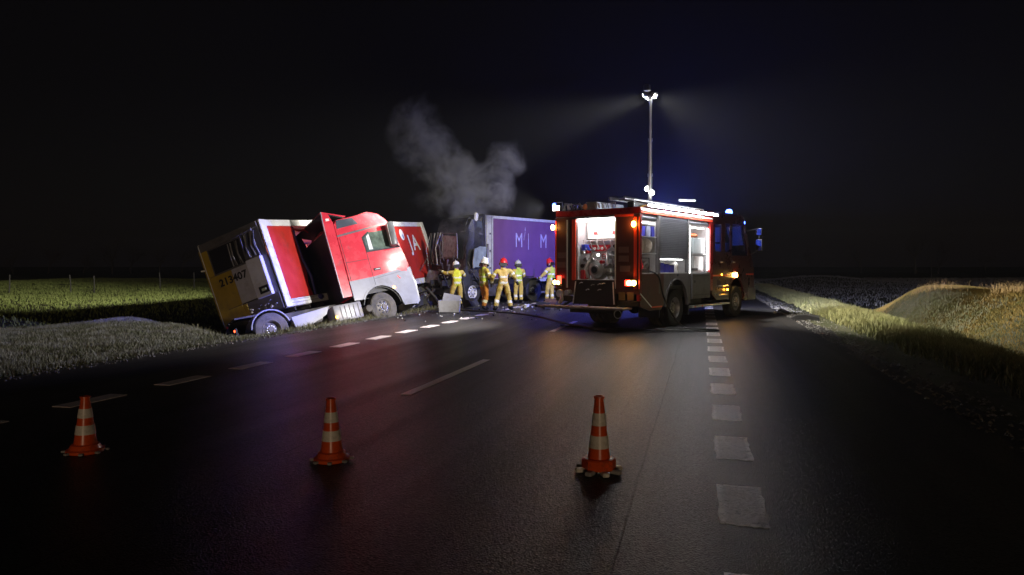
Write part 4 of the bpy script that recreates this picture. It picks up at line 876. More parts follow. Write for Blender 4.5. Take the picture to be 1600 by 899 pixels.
MB().tube([(-.04, 1.25, 2.1), (-.10, 1.36, 2.12)], .03, 8).build("side_marker", mat("marker_white", None), TR)
for i in range(10): MB().box((-.06, random.uniform(-1.0, .0), random.uniform(.1, .48)), (.05, random.uniform(.04, .12), random.uniform(.03, .08)), .008, (random.uniform(-.5, .5), 0, 0)).build("coupling", (M_white, M_rim, M_dgrey)[i % 3], TR)
tb("red_reflector", -.045, -.033, .10, 1.18, .02, .10, F_refl, 0)
# underside
for s in (-1, 1): tb("chassis_beam", .4, LT - .2, s * .5 - .06, s * .5 + .06, -.32, -.03, M_frame, .01)
for i in range(14): tb("cross_beam", .5 + i * .85, .58 + i * .85, -1.2, 1.2, -.14, -.03, M_frame, 0)
for s in (-1, 1): MB().bb(1.9, 2.05, s * .8 - .07, s * .8 + .07, -.75, -.2, .01).build("landing_leg", M_frame, TR)
for x in (8.9, 10.2, 11.5):
    MB().cyl((x, -.95, -.62), (x, .95, -.62), .07, n=10).build("axle", M_frame, TR)
    for s in (-1, 1): wheel(TR, (x, s * 1.03, -.62), .5, .36, s, tyre_m=M_tyre_frost)
tb("rear_underrun", LT - .15, LT - .05, -1.15, 1.15, -.55, -.40, M_frame, .01)

# ================================================================== purple trailer
PT = thing("curtain_trailer", "purple curtain sided trailer with pale lettering standing behind the black tractor", "trailer", pose((-9.4875, 31.785, 0), 63.49))
p_cur = mat("purple_curtain", (.19, .085, .19), .42, var=.12, vscale=1.2, bump=.15, bscale=2.0)
p_wh = mat("purple_trailer_frame", (.60, .61, .55), .45, dirt=(.30, .28, .22), dirt_amt=.4)
def pb(name, x0, x1, y0, y1, z0, z1, m_, bev=.01, parent=PT): return MB().bb(x0, x1, y0, y1, z0, z1, bev).build(name, m_, parent)
LP = 13.2
rip = MB(); nn = 150
for k_ in range(2):
    vs = []; fs = []
    for j in range(9):
        for i in range(nn + 1):
            x = (LP - .2) * i / nn; z = 1.05 + 2.81 * j / 8; vs.append((x, .02 + .012 * k_ + .004 * math.sin(x * 10.4) + .02 * mnoise.noise(Vector((x * .8, z * .5, 5))), z))
    for j in range(8):
        for i in range(nn): fs.append((j * (nn + 1) + i, j * (nn + 1) + i + 1, (j + 1) * (nn + 1) + i + 1, (j + 1) * (nn + 1) + i))
    rip.add(vs, fs)
rip.build("curtain", p_cur, PT, 60)
for i in range(20): MB().bb(.34 + i * .65, .40 + i * .65, -.034, -.023, 1.0, 1.08).build("buckle", M_rim, MB().bb(.35 + i * .65, .39 + i * .65, -.022, -.016, 1.047, 1.5).build("curtain_strap", M_dgrey, PT, 0), 0)
pb("curtain", .0, LP - .2, 2.46, 2.49, 1.05, 3.86, p_cur, 0)
pb("top_rail", -.02, LP, -.02, .08, 3.865, 4.0, p_wh); pb("top_rail", -.02, LP, 2.42, 2.52, 3.865, 4.0, p_wh)
pb("bottom_rail", -.02, LP, -.02, .08, .86, 1.045, p_wh); pb("bottom_rail", -.02, LP, 2.42, 2.52, .86, 1.045, p_wh)
pb("roof", 0, LP, .08, 2.42, 3.93, 3.97, p_wh, 0); pb("floor", 0, LP, .08, 2.42, .92, 1.0, M_frame, 0)
fw_ = pb("front_wall", -.42, -.30, .05, 2.45, .9, 3.98, M_dgrey)
pb("front_post", -.46, -.02, -.03, .12, .80, 4.0, p_wh, .02); pb("front_post", -.46, -.02, 2.38, 2.53, .80, 4.0, p_wh, .02)
for z in (1.5, 2.3, 3.1): pb("post_clasp", -.3, -.2, -.045, -.031, z, z + .08, M_dgrey, 0)
pb("post_groove", -.16, -.13, -.036, -.031, .85, 3.95, M_dgrey, 0)
pb("rear_door", LP, LP + .06, .02, 2.48, .9, 3.98, p_wh)
pl = mat("faint_lettering", (.55, .50, .62), .5)
put_text("letter", "M", 1.0, pl, PT, Matrix.Translation((1.82, -.018, 2.86)) @ Mside, .75, .0)
put_text("letter", "M", 1.0, pl, PT, Matrix.Translation((3.72, -.018, 2.86)) @ Mside, .75, .0)
MB().bb(2.52, 2.56, -.020, -.012, 2.45, 3.25).build("letter", pl, PT, 0)
MB().prism([(2.26, 3.38), (2.32, 3.38), (2.29, 3.56)], -.020, -.012).build("letter_accent", pl, PT, 0)
MB().prism([(2.18, 2.9), (2.21, 2.9), (2.30, 3.34), (2.28, 3.34)], -.020, -.012).build("letter_accent", pl, PT, 0)
for y in (.75, 1.75): pb("chassis_beam", .3, LP, y - .07, y + .07, .55, .9, M_frame)
for y in (.35, 2.15):
    lg = MB().bb(2.55, 2.70, y - .08, y + .08, .15, .92, .01).bb(2.48, 2.78, y - .14, y + .14, .02, .15, .01).build("landing_leg", M_frame, PT)
pb("side_guard", 3.0, 7.6, .06, .10, .50, .62, M_rim); pb("side_guard", 3.0, 7.6, .06, .10, .25, .36, M_rim)
for x in (3.3, 5.2, 7.2): pb("guard_post", x, x + .06, .105, .15, .25, .9, M_frame)
for x in (8.6, 9.9, 11.2):
    MB().cyl((x, .25, .5), (x, 2.25, .5), .07, n=10).build("axle", M_frame, PT)
    for yy, s in ((.22, -1), (2.28, 1)): wheel(PT, (x, yy, .5), .5, .36, s)

# ================================================================== people
def ground_z(x, y): return road_z(x) if -9.7 < x < 2.95 else float(height(x, y))
skin_m = mat("skin", (.45, .26, .18), .55); boot_m = mat("black_boot", (.015, .014, .013), .5); glove_m = mat("dark_glove", (.05, .045, .04), .7)
stripe_m = mat("silver_yellow_reflective_band", (.86, .86, .62), .35)
def person(label, loc, yaw, J, jacket, trousers, helmet, vest=None, scale=1.0, lean=0.0):
    T = thing("person", label, "person", Matrix.Translation(loc) @ Matrix.Rotation(yaw, 4, 'Z') @ Matrix.Scale(scale, 4), "firefighters at the wreck")
    D = dict(pelvis=(0, 0, .96), spine=(0, 0, 1.14), chest=(0, 0, 1.36), neck=(0, .0, 1.50), headb=(0, .02, 1.57), headt=(0, .03, 1.70),
             hipL=(-.10, 0, .92), kneeL=(-.12, .03, .50), ankL=(-.12, 0, .10), toeL=(-.13, .15, .05), hipR=(.10, 0, .92), kneeR=(.12, .03, .50), ankR=(.12, 0, .10), toeR=(.13, .15, .05),
             shL=(-.20, 0, 1.43), elL=(-.29, -.03, 1.16), wrL=(-.27, .12, .93), shR=(.20, 0, 1.43), elR=(.29, -.03, 1.16), wrR=(.27, .12, .93))
    D.update(J)
    rad = dict(pelvis=.165, spine=.165, chest=.185, neck=.075, headb=.085, headt=.10, hipL=.12, kneeL=.095, ankL=.082, toeL=.05, hipR=.12, kneeR=.095, ankR=.082, toeR=.05, shL=.10, elL=.078, wrL=.055, shR=.10, elR=.078, wrR=.055)
    E_ = [("pelvis", "spine", "J"), ("spine", "chest", "J"), ("chest", "neck", "J"), ("neck", "headb", "S"), ("headb", "headt", "S"), ("pelvis", "hipL", "T"), ("hipL", "kneeL", "T"), ("kneeL", "ankL", "T"), ("ankL", "toeL", "B"), ("pelvis", "hipR", "T"), ("hipR", "kneeR", "T"), ("kneeR", "ankR", "T"), ("ankR", "toeR", "B"), ("chest", "shL", "J"), ("shL", "elL", "A"), ("elL", "wrL", "A"), ("chest", "shR", "J"), ("shR", "elR", "A"), ("elR", "wrR", "A")]
    names = list(D); idx = {n: i for i, n in enumerate(names)}
    me = bpy.data.meshes.new("body"); me.from_pydata([D[n] for n in names], [(idx[a], idx[b2]) for a, b2, _ in E_], [])
    o = bpy.data.objects.new("tmpbody", me); COL.objects.link(o)
    sk = o.modifiers.new("s", 'SKIN'); sk.branch_smoothing = .6
    for i, n in enumerate(names): me.skin_vertices[0].data[i].radius = (rad[n], rad[n]); me.skin_vertices[0].data[i].use_root = (n == "pelvis")
    ss = o.modifiers.new("u", 'SUBSURF'); ss.levels = 3; ss.render_levels = 3
    dg = bpy.context.evaluated_depsgraph_get(); bm_ = bpy.data.meshes.new_from_object(o.evaluated_get(dg)); bpy.data.objects.remove(o)
    for v in bm_.vertices:    # cloth folds
        v.co += mnoise.noise_vector(v.co * 7) * .02 + mnoise.noise_vector(v.co * 19) * .008
    body = bpy.data.objects.new("body", bm_); COL.objects.link(body); body.parent = T
    bm_.materials.clear()
    for q in (jacket, trousers, boot_m, skin_m, stripe_m, vest or jacket, glove_m): bm_.materials.append(q)
    segs = [(Vector(D[a]), Vector(D[b2]), a, b2, k_) for a, b2, k_ in E_]
    for f in bm_.polygons:
        c = f.center; best = None
        for a, b2, na, nb, k_ in segs:
            d = b2 - a; t = max(0, min(1, (c - a).dot(d) / d.length_squared)); dist = (c - (a + d * t)).length - (rad[na] * (1 - t) + rad[nb] * t)
            if best is None or dist < best[0]: best = (dist, t, na, nb, k_)
        _, t, na, nb, k_ = best; mi = {"J": 0, "T": 1, "B": 2, "S": 3, "A": 0}[k_]
        if k_ == "J":
            mi = 5
            if D["pelvis"][2] - .02 < c.z < D["pelvis"][2] + .06: mi = 4
            if na == "spine" and .1 < t < .35: mi = 4
            if nb in ("shL", "shR"): mi = 0 if t > .55 else 5
        if nb in ("elL", "elR") and .45 < t < .68: mi = 4
        if nb in ("wrL", "wrR") and .55 < t < .82: mi = 4
        if nb in ("wrL", "wrR") and t > .93: mi = 6
        if nb in ("ankL", "ankR") and .35 < t < .60: mi = 4
        if nb in ("ankL", "ankR") and t > .86: mi = 2
        if k_ == "T" and na == "pelvis": mi = 0 if c.z > D["pelvis"][2] - .10 else 1
        f.material_index = mi; f.use_smooth = True
    # gloved hands: palm and five bent fingers
    for sd in ("L", "R"):
        w = Vector(D["wr" + sd]); d = (w - Vector(D["el" + sd])).normalized(); side = d.cross(Vector((0, 0, 1))); side = side.normalized() if side.length > .1 else Vector((1, 0, 0)); nrm = side.cross(d)
        h = MB(); h.tube([w - d * .02, w + d * .05, w + d * .10], [.04, .048, .042], 8)
        for i, ln in enumerate((.062, .075, .08, .07)):
            b0 = w + d * .095 + side * (.030 - .020 * i); h.tube([b0, b0 + d * ln * .5 - nrm * .006, b0 + d * ln * .85 - nrm * .03], [.0105, .010, .008], 6)
        b0 = w + d * .03 + side * .045; h.tube([b0, b0 + side * .03 + d * .03, b0 + side * .025 + d * .065 - nrm * .01], [.013, .012, .009], 6)
        h.build("glove", glove_m, T)
    # helmet with brim, neck flap, and a face
    hc = Vector(D["headt"]); hd = (hc - Vector(D["headb"])).normalized()
    q = Vector((0, 0, 1)).rotation_difference(hd).to_matrix().to_4x4(); HM = Matrix.Translation(hc + hd * -.02) @ q
    def hb(mb): return mb.warp(lambda p: HM @ p)
    hel = hb(MB().lathe([(.001, .185), (.05, .178), (.095, .150), (.125, .10), (.140, .03), (.142, -.01), (.165, -.03), (.165, -.04), (.135, -.025), (.12, -.02)], (0, -.01, 0), 'z', 24)).build("helmet", helmet, T)
    hb(MB().bb(-.012, .012, -.12, .11, .165, .198, .006)).build("crest", helmet, hel)
    hb(MB().prism([(-.11, -.03), (.11, -.03), (.095, -.10), (-.095, -.10)], .11, .125)).build("visor", M_glass, hel)
    hb(MB().prism([(-.12, -.02), (.12, -.02), (.13, -.16), (-.13, -.16)], -.145, -.13)).build("neck_flap", M_black, hel)
    fc = MB(); fc.prism([(-.018, -.10), (.018, -.10), (.006, -.045), (-.006, -.045)], .10, .13); fc.sphere((.105, 0, -.08), (.015, .03, .04), 8, 6); fc.sphere((-.105, 0, -.08), (.015, .03, .04), 8, 6)
    hb(fc).build("face", skin_m, T)
    ey = MB()
    for s in (-1, 1): ey.sphere((s * .035, .093, -.055), .011, 8, 6)
    ey.bb(-.028, .028, .088, .104, -.130, -.122); hb(ey).build("eyes_and_mouth", M_black, T)
    return T
j_yel = mat("turnout_sand", (.66, .50, .09), .75, bump=.5, bscale=18, dirt=(.25, .2, .1), dirt_amt=.3)
t_sand = mat("turnout_trousers_sand", (.64, .47, .09), .75, bump=.5, bscale=18, dirt=(.25, .2, .1), dirt_amt=.35)
t_org = mat("turnout_trousers_rust", (.58, .22, .03), .75, bump=.5, bscale=18, dirt=(.2, .1, .05), dirt_amt=.3)
v_yel = mat("vest_fluorescent_yellow", (.80, .80, .04), .6, bump=.3, bscale=15)
v_grn = mat("vest_fluorescent_green", (.50, .62, .06), .6, bump=.3, bscale=15)
v_org = mat("vest_amber", (.72, .50, .12), .6, bump=.3, bscale=15)
h_wh = mat("helmet_white", (.80, .80, .74), .3); h_rd = mat("helmet_red", (.62, .02, .02), .3)
def away(x, y): return math.atan2(-x, y)
def P3(x, y): return (x, y, ground_z(x, y))
person("firefighter in white helmet and bright yellow vest standing beside the grey crate", P3(-9.35, 26.3), away(-9.65, 26.3) + .15,
       dict(shL=(-.2, .05, 1.40), elL=(-.40, .20, 1.34), wrL=(-.58, .34, 1.44), shR=(.2, .03, 1.42), elR=(.34, .16, 1.25), wrR=(.20, .36, 1.30), ankL=(-.30, -.06, .10), kneeL=(-.22, .04, .50), toeL=(-.35, .08, .05), ankR=(.16, .05, .10), kneeR=(.15, .08, .5), toeR=(.17, .2, .05), headt=(-.02, .08, 1.68)), j_yel, t_sand, h_wh, v_yel, 1.0)
person("firefighter in white helmet and rust orange trousers holding something in front of the wrecked wheel", P3(-7.75, 24.75), away(-7.7, 24.7) - 1.0,
       dict(elL=(-.30, .06, 1.18), wrL=(-.16, .28, 1.10), elR=(.30, .06, 1.18), wrR=(.14, .30, 1.08), ankL=(-.12, .10, .10), toeL=(-.13, .26, .05), kneeL=(-.12, .10, .5), ankR=(.12, -.10, .10), toeR=(.14, .06, .05), headt=(0, .05, 1.69)), j_yel, t_org, h_wh, v_grn, 1.04)
person("firefighter in red helmet with amber vest, legs apart, seen from behind", P3(-6.95, 24.55), away(-6.9, 24.5) + .05,
       dict(ankL=(-.27, -.14, .10), kneeL=(-.20, .02, .50), toeL=(-.34, -.02, .05), ankR=(.26, .06, .10), kneeR=(.20, .10, .5), toeR=(.31, .2, .05), shL=(-.22, 0, 1.42), elL=(-.38, .0, 1.18), wrL=(-.40, .16, .96), shR=(.22, 0, 1.42), elR=(.40, .02, 1.2), wrR=(.48, .18, 1.02), headt=(.01, .06, 1.69)), j_yel, t_sand, h_rd, v_org, 1.03)
person("firefighter in cream helmet with green vest standing before the purple trailer", P3(-7.75, 29.8), away(-7.7, 29.8) + .2,
       dict(elL=(-.34, .04, 1.2), wrL=(-.36, .22, 1.08), elR=(.27, .06, 1.17), wrR=(.18, .26, 1.1), headt=(0, .07, 1.68)), j_yel, t_sand, mat("helmet_cream", (.62, .62, .56), .35), v_grn, 1.02)
person("firefighter in red helmet half hidden behind the rear of the fire engine", P3(-6.45, 30.5), away(-6.5, 30.6) + 1.0,
       dict(elL=(-.30, .12, 1.2), wrL=(-.30, .38, 1.02), elR=(.28, .04, 1.17), wrR=(.22, .26, 1.0), ankL=(-.12, .12, .10), toeL=(-.13, .28, .05), kneeL=(-.12, .1, .5), headt=(0, .07, 1.68)), j_yel, t_sand, h_rd, v_grn, 1.06)

# ================================================================== traffic cones
c_or = mat("cone_orange", (.80, .10, .015), .32, var=.15, dirt=(.22, .05, .03), dirt_amt=.35, dscale=9); c_wh = mat("cone_white_band", (.84, .79, .70), .4, dirt=(.30, .25, .19), dirt_amt=.45, dscale=9); c_bs = mat("cone_foot_grey", (.34, .33, .32), .6)
def cone(label, x, y, yaw, footed, tilt=0.0, sz=.96, sw=.96):
    T = thing("traffic_cone", label, "traffic cone", Matrix.Translation((x, y, road_z(x) + .004)) @ Matrix.Rotation(yaw, 4, 'Z') @ Matrix.Rotation(tilt, 4, 'Y') @ Matrix.Diagonal((sw, sw, sz, 1)), "traffic cones across the road")
    H_ = .60
    def rr(z): return .034 + (.102 - .034) * (1 - z / H_)
    zs = [.075, .20, .30, .38, .48, H_]
    for i in range(5):
        a, b2 = zs[i], zs[i + 1]; off = .0035 if i in (1, 3) else 0; n = 28
        prof = [(rr(a) + off, a), (rr((a + b2) / 2) + off, (a + b2) / 2), (rr(b2) + off, b2)]
        mb = MB().lathe(prof + [(rr(b2) - .006, b2), (rr(a) - .006, a)], (0, 0, 0), 'z', n, closed=True)
        mb.build("white_band" if i in (1, 3) else "orange_band", c_wh if i in (1, 3) else c_or, T)
    MB().lathe([(.034, H_ - .004), (.044, H_ - .004), (.042, H_ + .012), (.030, H_ + .014)], (0, 0, 0), 'z', 24).build("tip", c_or, T)
    if footed:
        MB().lathe([(.132, .03), (.138, .04), (.138, .105), (.128, .115), (rr(.1) + .002, .118), (rr(.1), .03)], (0, 0, 0), 'z', 8, closed=True).build("base", c_or, T)
        for i in range(8):
            a = math.pi * 2 * i / 8 + .2; d = Vector((math.cos(a), math.sin(a), 0)); c = d * .15
            MB().box((c.x, c.y, .022), (.09, .055, .034), .008, (0, 0, a)).build("foot", c_wh if i % 2 == 0 else c_bs, T)
    else:
        MB().lathe([(.150, 0), (.155, .012), (.150, .03), (.128, .042), (.112, .085), (rr(.09) + .002, .095), (rr(.09), .0)], (0, 0, 0), 'z', 28, closed=True).build("base", c_or, T)
        for i in range(8):
            a = math.pi * 2 * i / 8 + .3; d = Vector((math.cos(a), math.sin(a), 0)) * .165
            MB().box((d.x, d.y, .014), (.04, .036, .024), .006, (0, 0, a)).build("foot", c_bs, T)
    return T
cone("orange and white traffic cone at the far left of the road", -5.1, 4.84, .3, False, .015, .78, .98)
cone("orange and white traffic cone in the middle of the left lane, between the other two", -2.92, 5.15, .1, False, -.01, .83, .96)
cone("orange and white traffic cone with pale feet, nearest the fire engine and its cable", -.76, 5.4, .25, True)

# ================================================================== cables and hoses on the road
cab_m = mat("black_cable", (.012, .012, .012), .45)
def fep(x, y, z=0): return FE.matrix_world @ Vector((x, y, z))
def smooth_path(pts, n=8):
    pts = [Vector(p) for p in pts]; out = []
    for i in range(len(pts) - 1):
        p0, p1, p2, p3 = pts[max(i - 1, 0)], pts[i], pts[i + 1], pts[min(i + 2, len(pts) - 1)]
        for j in range(n):
            t = j / n; out.append(.5 * ((2 * p1) + (p2 - p0) * t + (2 * p0 - 5 * p1 + 4 * p2 - p3) * t * t + (3 * p1 - p0 - 3 * p2 + p3) * t ** 3))
    return out + [pts[-1]]
a = [fep(.75, -1.1, 1.50), fep(.85, -1.32, 1.35), fep(1.05, -1.36, .85), fep(1.35, -1.5, .32), fep(1.5, -1.75, .035)]
gnd = [(.2 + a[-1].x, a[-1].y - .2, .028), (a[-1].x + .75, a[-1].y - .25, .028), (a[-1].x + .7, a[-1].y - .62, .028), (a[-1].x - .2, a[-1].y - .75, .03), (a[-1].x - .7, a[-1].y - .45, .03), (a[-1].x + .1, a[-1].y - .35, .05), (a[-1].x + .5, a[-1].y - .45, .05), (a[-1].x - .5, a[-1].y - .85, .028), (a[-1].x - 1.6, a[-1].y - .65, .028), (a[-1].x - 3.2, a[-1].y - .2, .028)]
tag(MB().tube(smooth_path(a + gnd), .022, 8).build("power_cable", cab_m), "black cable hanging from the rear locker and coiled on the asphalt beside the engine", "cable")
h2 = [(-8.6, 24.2, .03), (-7.6, 23.7, .03), (-6.2, 23.0, .03), (-5.0, 21.6, .03), (-4.2, 20.2, .03), (-3.5, 18.9, .03), (-2.9, 18.1, .03), (-2.3, 17.4, .03)]
tag(MB().tube(smooth_path(h2), .03, 8).build("fire_hose", mat("dark_hose", (.03, .028, .026), .6)), "dark hose lying across the road from the engine towards the wreck", "hose")

# ================================================================== debris
crate = thing("grey_crate", "grey battered crate standing on the verge in front of the firefighter in the yellow vest", "crate", Matrix.Translation((-8.5, 23.15, .005)) @ Matrix.Rotation(.25, 4, 'Z'))
cg = mat("crate_grey", (.36, .36, .38), .55, dirt=(.2, .18, .16), dirt_amt=.4)
for s in (-1, 1):
    MB().prism([(-.34, .02), (.34, .02), (.38, .42), (-.38, .42)], s * .24, s * .22).build("side_panel", cg, crate); MB().prism([(-.24, .02), (.24, .02), (.26, .42), (-.26, .42)], s * .345, s * .325, 'yz').build("end_panel", cg, crate)
MB().bb(-.34, .34, -.24, .24, .0, .03, .005).build("crate_floor", mat("crate_dark", (.05, .05, .055), .6), crate)
MB().box((.05, .22, .48), (.62, .02, .30), .004, (-.35, .18, 0)).build("loose_lid", cg, crate)
def shard(name, label, cat, x, y, s, m_, seed, group=None, flat=.35):
    rs = random.Random(seed); mb = subdiv(MB().box((0, 0, 0), s), 2)
    off = Vector((seed * 3.1, seed, 0)); mb.warp(lambda p: p + mnoise.noise_vector(p * (1.2 / max(s)) + off) * max(s) * flat)
    zmin = min(v[2] for v in mb.v); mb.warp(lambda p: p - Vector((0, 0, zmin)))
    o = mb.build(name, m_, None, 30); o.location = (x, y, ground_z(x, y) + .003); o.rotation_euler = (0, 0, rs.uniform(0, 6)); return tag(o, label, cat, group)
d_dk = mat("debris_dark", (.02, .019, .02), .6); d_br = mat("debris_brown", (.14, .07, .05), .7); d_wh = mat("debris_white", (.6, .6, .56), .5); d_gy = mat("debris_grey", (.2, .2, .21), .5)
gname = "wreckage scattered on the road"
shard("wreckage_lump", "dark lump of wreckage on the asphalt left of the engine platform", "debris", -5.7, 25.6, (.55, .35, .18), d_dk, 3, gname)
shard("wreckage_fragment", "small white fragment beside the dark lump of wreckage", "debris", -6.5, 26.2, (.16, .12, .10), d_wh, 4, gname)
shard("bent_plate", "brown bent plate on the asphalt under the left end of the platform", "debris", -4.6, 26.3, (1.6, .35, .06), d_br, 5, gname, .12)
shard("bent_plate", "brown flat panel lying below the purple trailer", "debris", -6.2, 28.6, (1.5, .5, .08), d_br, 6, gname, .15)
shard("wreckage_lump", "grey twisted part on the grass in front of the red bumper", "debris", -10.15, 22.6, (.5, .3, .22), d_gy, 7, gname)
shard("wreckage_lump", "dark twisted part beside the wrecked tractor wheel", "debris", -8.75, 26.2, (.6, .35, .25), d_dk, 8, gname)
shard("torn_strip", "black torn rubber strip farther along the right road edge", "debris", 2.7, 25.6, (.35, .12, .07), d_dk, 9, "rubber pieces on the right shoulder")
shard("torn_strip", "black torn rubber pieces nearer on the right road edge", "debris", 2.95, 22.6, (.7, .14, .10), d_dk, 10, "rubber pieces on the right shoulder")
shard("wreckage_fragment", "white fragment touching the rubber strip on the right road edge", "debris", 2.42, 25.5, (.09, .08, .06), d_wh, 12)
bits = MB(); rs = random.Random(5)
for i in range(300):
    x = rs.gauss(-7.2, 1.6); y = rs.gauss(25.5, 3.2)
    if not -9.5 < x < -3: continue
    s = rs.uniform(.015, .06); bits.box((x, y, road_z(x) + s * .3), (s, s * rs.uniform(.4, 1), s * .5), 0, (rs.uniform(0, 1), rs.uniform(0, 1), rs.uniform(0, 6)), mi=(0, 2, 2, 0, 2, 1)[rs.randrange(6)])
tag(bits.build("shattered_fragments", [d_gy, d_wh, d_dk], None, 0), "tiny shattered fragments strewn over the road by the wreck", "debris", kind="stuff")
# heap of dark wreckage between the red bumper and the black tractor
wr = thing("wreckage_heap", "heap of dark bent wreckage beneath the rear of the red trailer", "wreckage", Matrix.Translation((-11.2, 26.2, float(height(-11.2, 26.2)) - .02)))
rs = random.Random(11)
for i in range(22):
    p = Vector((rs.gauss(0, .7), rs.gauss(0, 1.0), 0)); k_ = i % 3
    if k_ == 0: mb = subdiv(MB().box((p.x, p.y, rs.uniform(.1, .7)), (rs.uniform(.3, .9), rs.uniform(.05, .3), rs.uniform(.2, .7)), 0, (rs.uniform(-.6, .6), rs.uniform(-.6, .6), rs.uniform(0, 3))), 1).warp(lambda q: q + mnoise.noise_vector(q * 3) * .12); nm = "bent_panel"
    elif k_ == 1: mb = MB().tube([p + Vector((0, 0, .05)), p + Vector((rs.gauss(0, .3), rs.gauss(0, .3), .5)), p + Vector((rs.gauss(0, .5), rs.gauss(0, .5), rs.uniform(.3, 1.2)))], rs.uniform(.015, .05), 6); nm = "bent_tube"
    else: mb = subdiv(MB().box((p.x, p.y, rs.uniform(.1, .5)), (.4, .35, .3)), 1).warp(lambda q: q + mnoise.noise_vector(q * 4) * .1); nm = "broken_part"
    mb.build(nm, (d_dk, M_frame, mat("sooty_steel", None))[rs.randrange(3)], wr, 30)

# ================================================================== grass (uncountable: stuff)
def grass_mat(name, a, b_, c_, frost):
    m, nt, b, L = nodes_mat(name); pos = N(nt, "ShaderNodeNewGeometry").outputs["Position"]
    k1 = mixc(nt, rng(nt, noise_n(nt, pos, .7, 4), .35, .65), a, b_); k2 = mixc(nt, rng(nt, noise_n(nt, pos, 6, 4, .7), .42, .7), k1, c_); k3 = mixc(nt, rng(nt, noise_n(nt, pos, 1.6, 5, .7), .45, .7), k2, frost)
    L.new(k3, b.inputs["Base Color"]); b.inputs["Roughness"].default_value = .8; b.inputs["Specular IOR Level"].default_value = .2
    return m
def blades(name, label, X, Y, hmin, hmax, w, m_, lean=.45, seed=1):
    g = np.random.RandomState(seed); n = len(X); Z = height(X, Y) - .01
    hh = g.uniform(hmin, hmax, n) * (.75 + .5 * (wob(X, Y, 1.7, seed) * .5 + .5)); a = g.uniform(0, 2 * np.pi, n); ln = g.uniform(.1, lean, n) * hh; la = g.uniform(0, 2 * np.pi, n); ww = w * g.uniform(.6, 1.3, n)
    dx, dy = np.cos(a) * ww / 2, np.sin(a) * ww / 2; lx, ly = np.cos(la) * ln, np.sin(la) * ln
    p = np.stack
    v0 = p([X - dx, Y - dy, Z], 1); v1 = p([X + dx, Y + dy, Z], 1); v2 = p([X + dx * .7 + lx * .35, Y + dy * .7 + ly * .35, Z + hh * .6], 1); v3 = p([X - dx * .7 + lx * .35, Y - dy * .7 + ly * .35, Z + hh * .6], 1); v4 = p([X + lx, Y + ly, Z + hh], 1)
    VV = p([v0, v1, v2, v3, v4], 1).reshape(-1, 3); o = np.arange(n) * 5
    FF = np.concatenate([p([o, o + 1, o + 2], 1), p([o, o + 2, o + 3], 1), p([o + 3, o + 2, o + 4], 1)])
    ob = np_mesh(name, VV, FF, m_, False); return tag(ob, label, "grass", kind="stuff")
def scatter(n, x0, x1, y0, y1, seed, keep):
    g = np.random.RandomState(seed); X = g.uniform(x0, x1, n); Y = g.uniform(y0, y1, n); k_ = keep(X, Y, g); return X[k_], Y[k_]
X, Y = scatter(260000, -19.5, -9.75, 6, 22, 1, lambda x, y, g: g.uniform(0, 1, len(x)) < np.where(y < 19 + (-10 - x) * .72, 1, .25) * np.clip((-9.72 - x) * 2 + .15, 0, 1))
blades("verge_grass", "short frosty grass on the rise left of the road", X, Y, .03, .11, .013, grass_mat("frosty_grass", (.11, .12, .055), (.15, .145, .085), (.20, .195, .14), (.34, .34, .31)), .7, 1)
X, Y = scatter(26000, -12.5, -9.7, 15, 46, 2, lambda x, y, g: g.uniform(0, 1, len(x)) < np.clip((-9.6 - x) * 1.2, .15, 1))
blades("ditch_grass", "dull tufts of grass along the left road edge by the trucks", X, Y, .06, .22, .018, grass_mat("roadside_grass", (.08, .085, .03), (.13, .12, .05), (.18, .16, .09), (.20, .19, .14)), .8, 2)
X, Y = scatter(150000, -75, -17.5, 14, 72, 3, lambda x, y, g: (np.arctan2(-x, y) < R(54)) & (np.arctan2(-x, y) > R(17)))
blades("field_grass", "green winter field left of the ditch lit by the floodlights", X, Y, .06, .17, .045, grass_mat("field_green", (.075, .105, .022), (.12, .15, .035), (.16, .17, .06), (.09, .10, .03)), .8, 3)
X, Y = scatter(90000, 3.75, 5.5, 8, 60, 4, lambda x, y, g: g.uniform(0, 1, len(x)) < np.clip((x - 3.7 + .25 * wob(x, y, 2.3, 3)) * 1.3, 0, 1) * np.where(y > 17, 1, .75))
blades("right_verge_grass", "pale yellow green strip of grass along the right road edge", X, Y, .07, .26, .017, grass_mat("yellow_verge", (.16, .17, .05), (.22, .20, .08), (.28, .26, .13), (.13, .13, .06)), .7, 4)
X, Y = scatter(170000, 5.6, 17, 8, 34, 5, lambda x, y, g: np.ones(len(x), bool))
blades("bank_grass", "rough brown and green grass covering the bank on the right", X, Y, .05, .22, .016, grass_mat("bank_turf", (.15, .115, .03), (.26, .17, .045), (.34, .22, .065), (.11, .105, .028)), .8, 5)
X, Y = scatter(16000, 7.2, 10.5, 16, 29, 6, lambda x, y, g: g.uniform(0, 1, len(x)) < .7 * sst(-.1, .7, wob(x, y, 1.1, 9) + .6 * wob(x, y, 3.7, 2)))
blades("tall_dry_grass", "tall dry straw coloured grass on the crest of the bank", X, Y, .12, .40, .008, grass_mat("dry_straw", (.20, .13, .05), (.26, .17, .07), (.30, .21, .10), (.16, .11, .05)), .9, 6)
X, Y = scatter(60000, 4.5, 60, 30, 110, 8, lambda x, y, g: x < 6 + y * .7)
blades("far_field_grass", "dim frosty field beyond the bank on the right", X, Y, .06, .18, .05, grass_mat("frosty_field", (.10, .10, .09), (.13, .13, .125), (.16, .16, .16), (.20, .20, .21)), .8, 8)

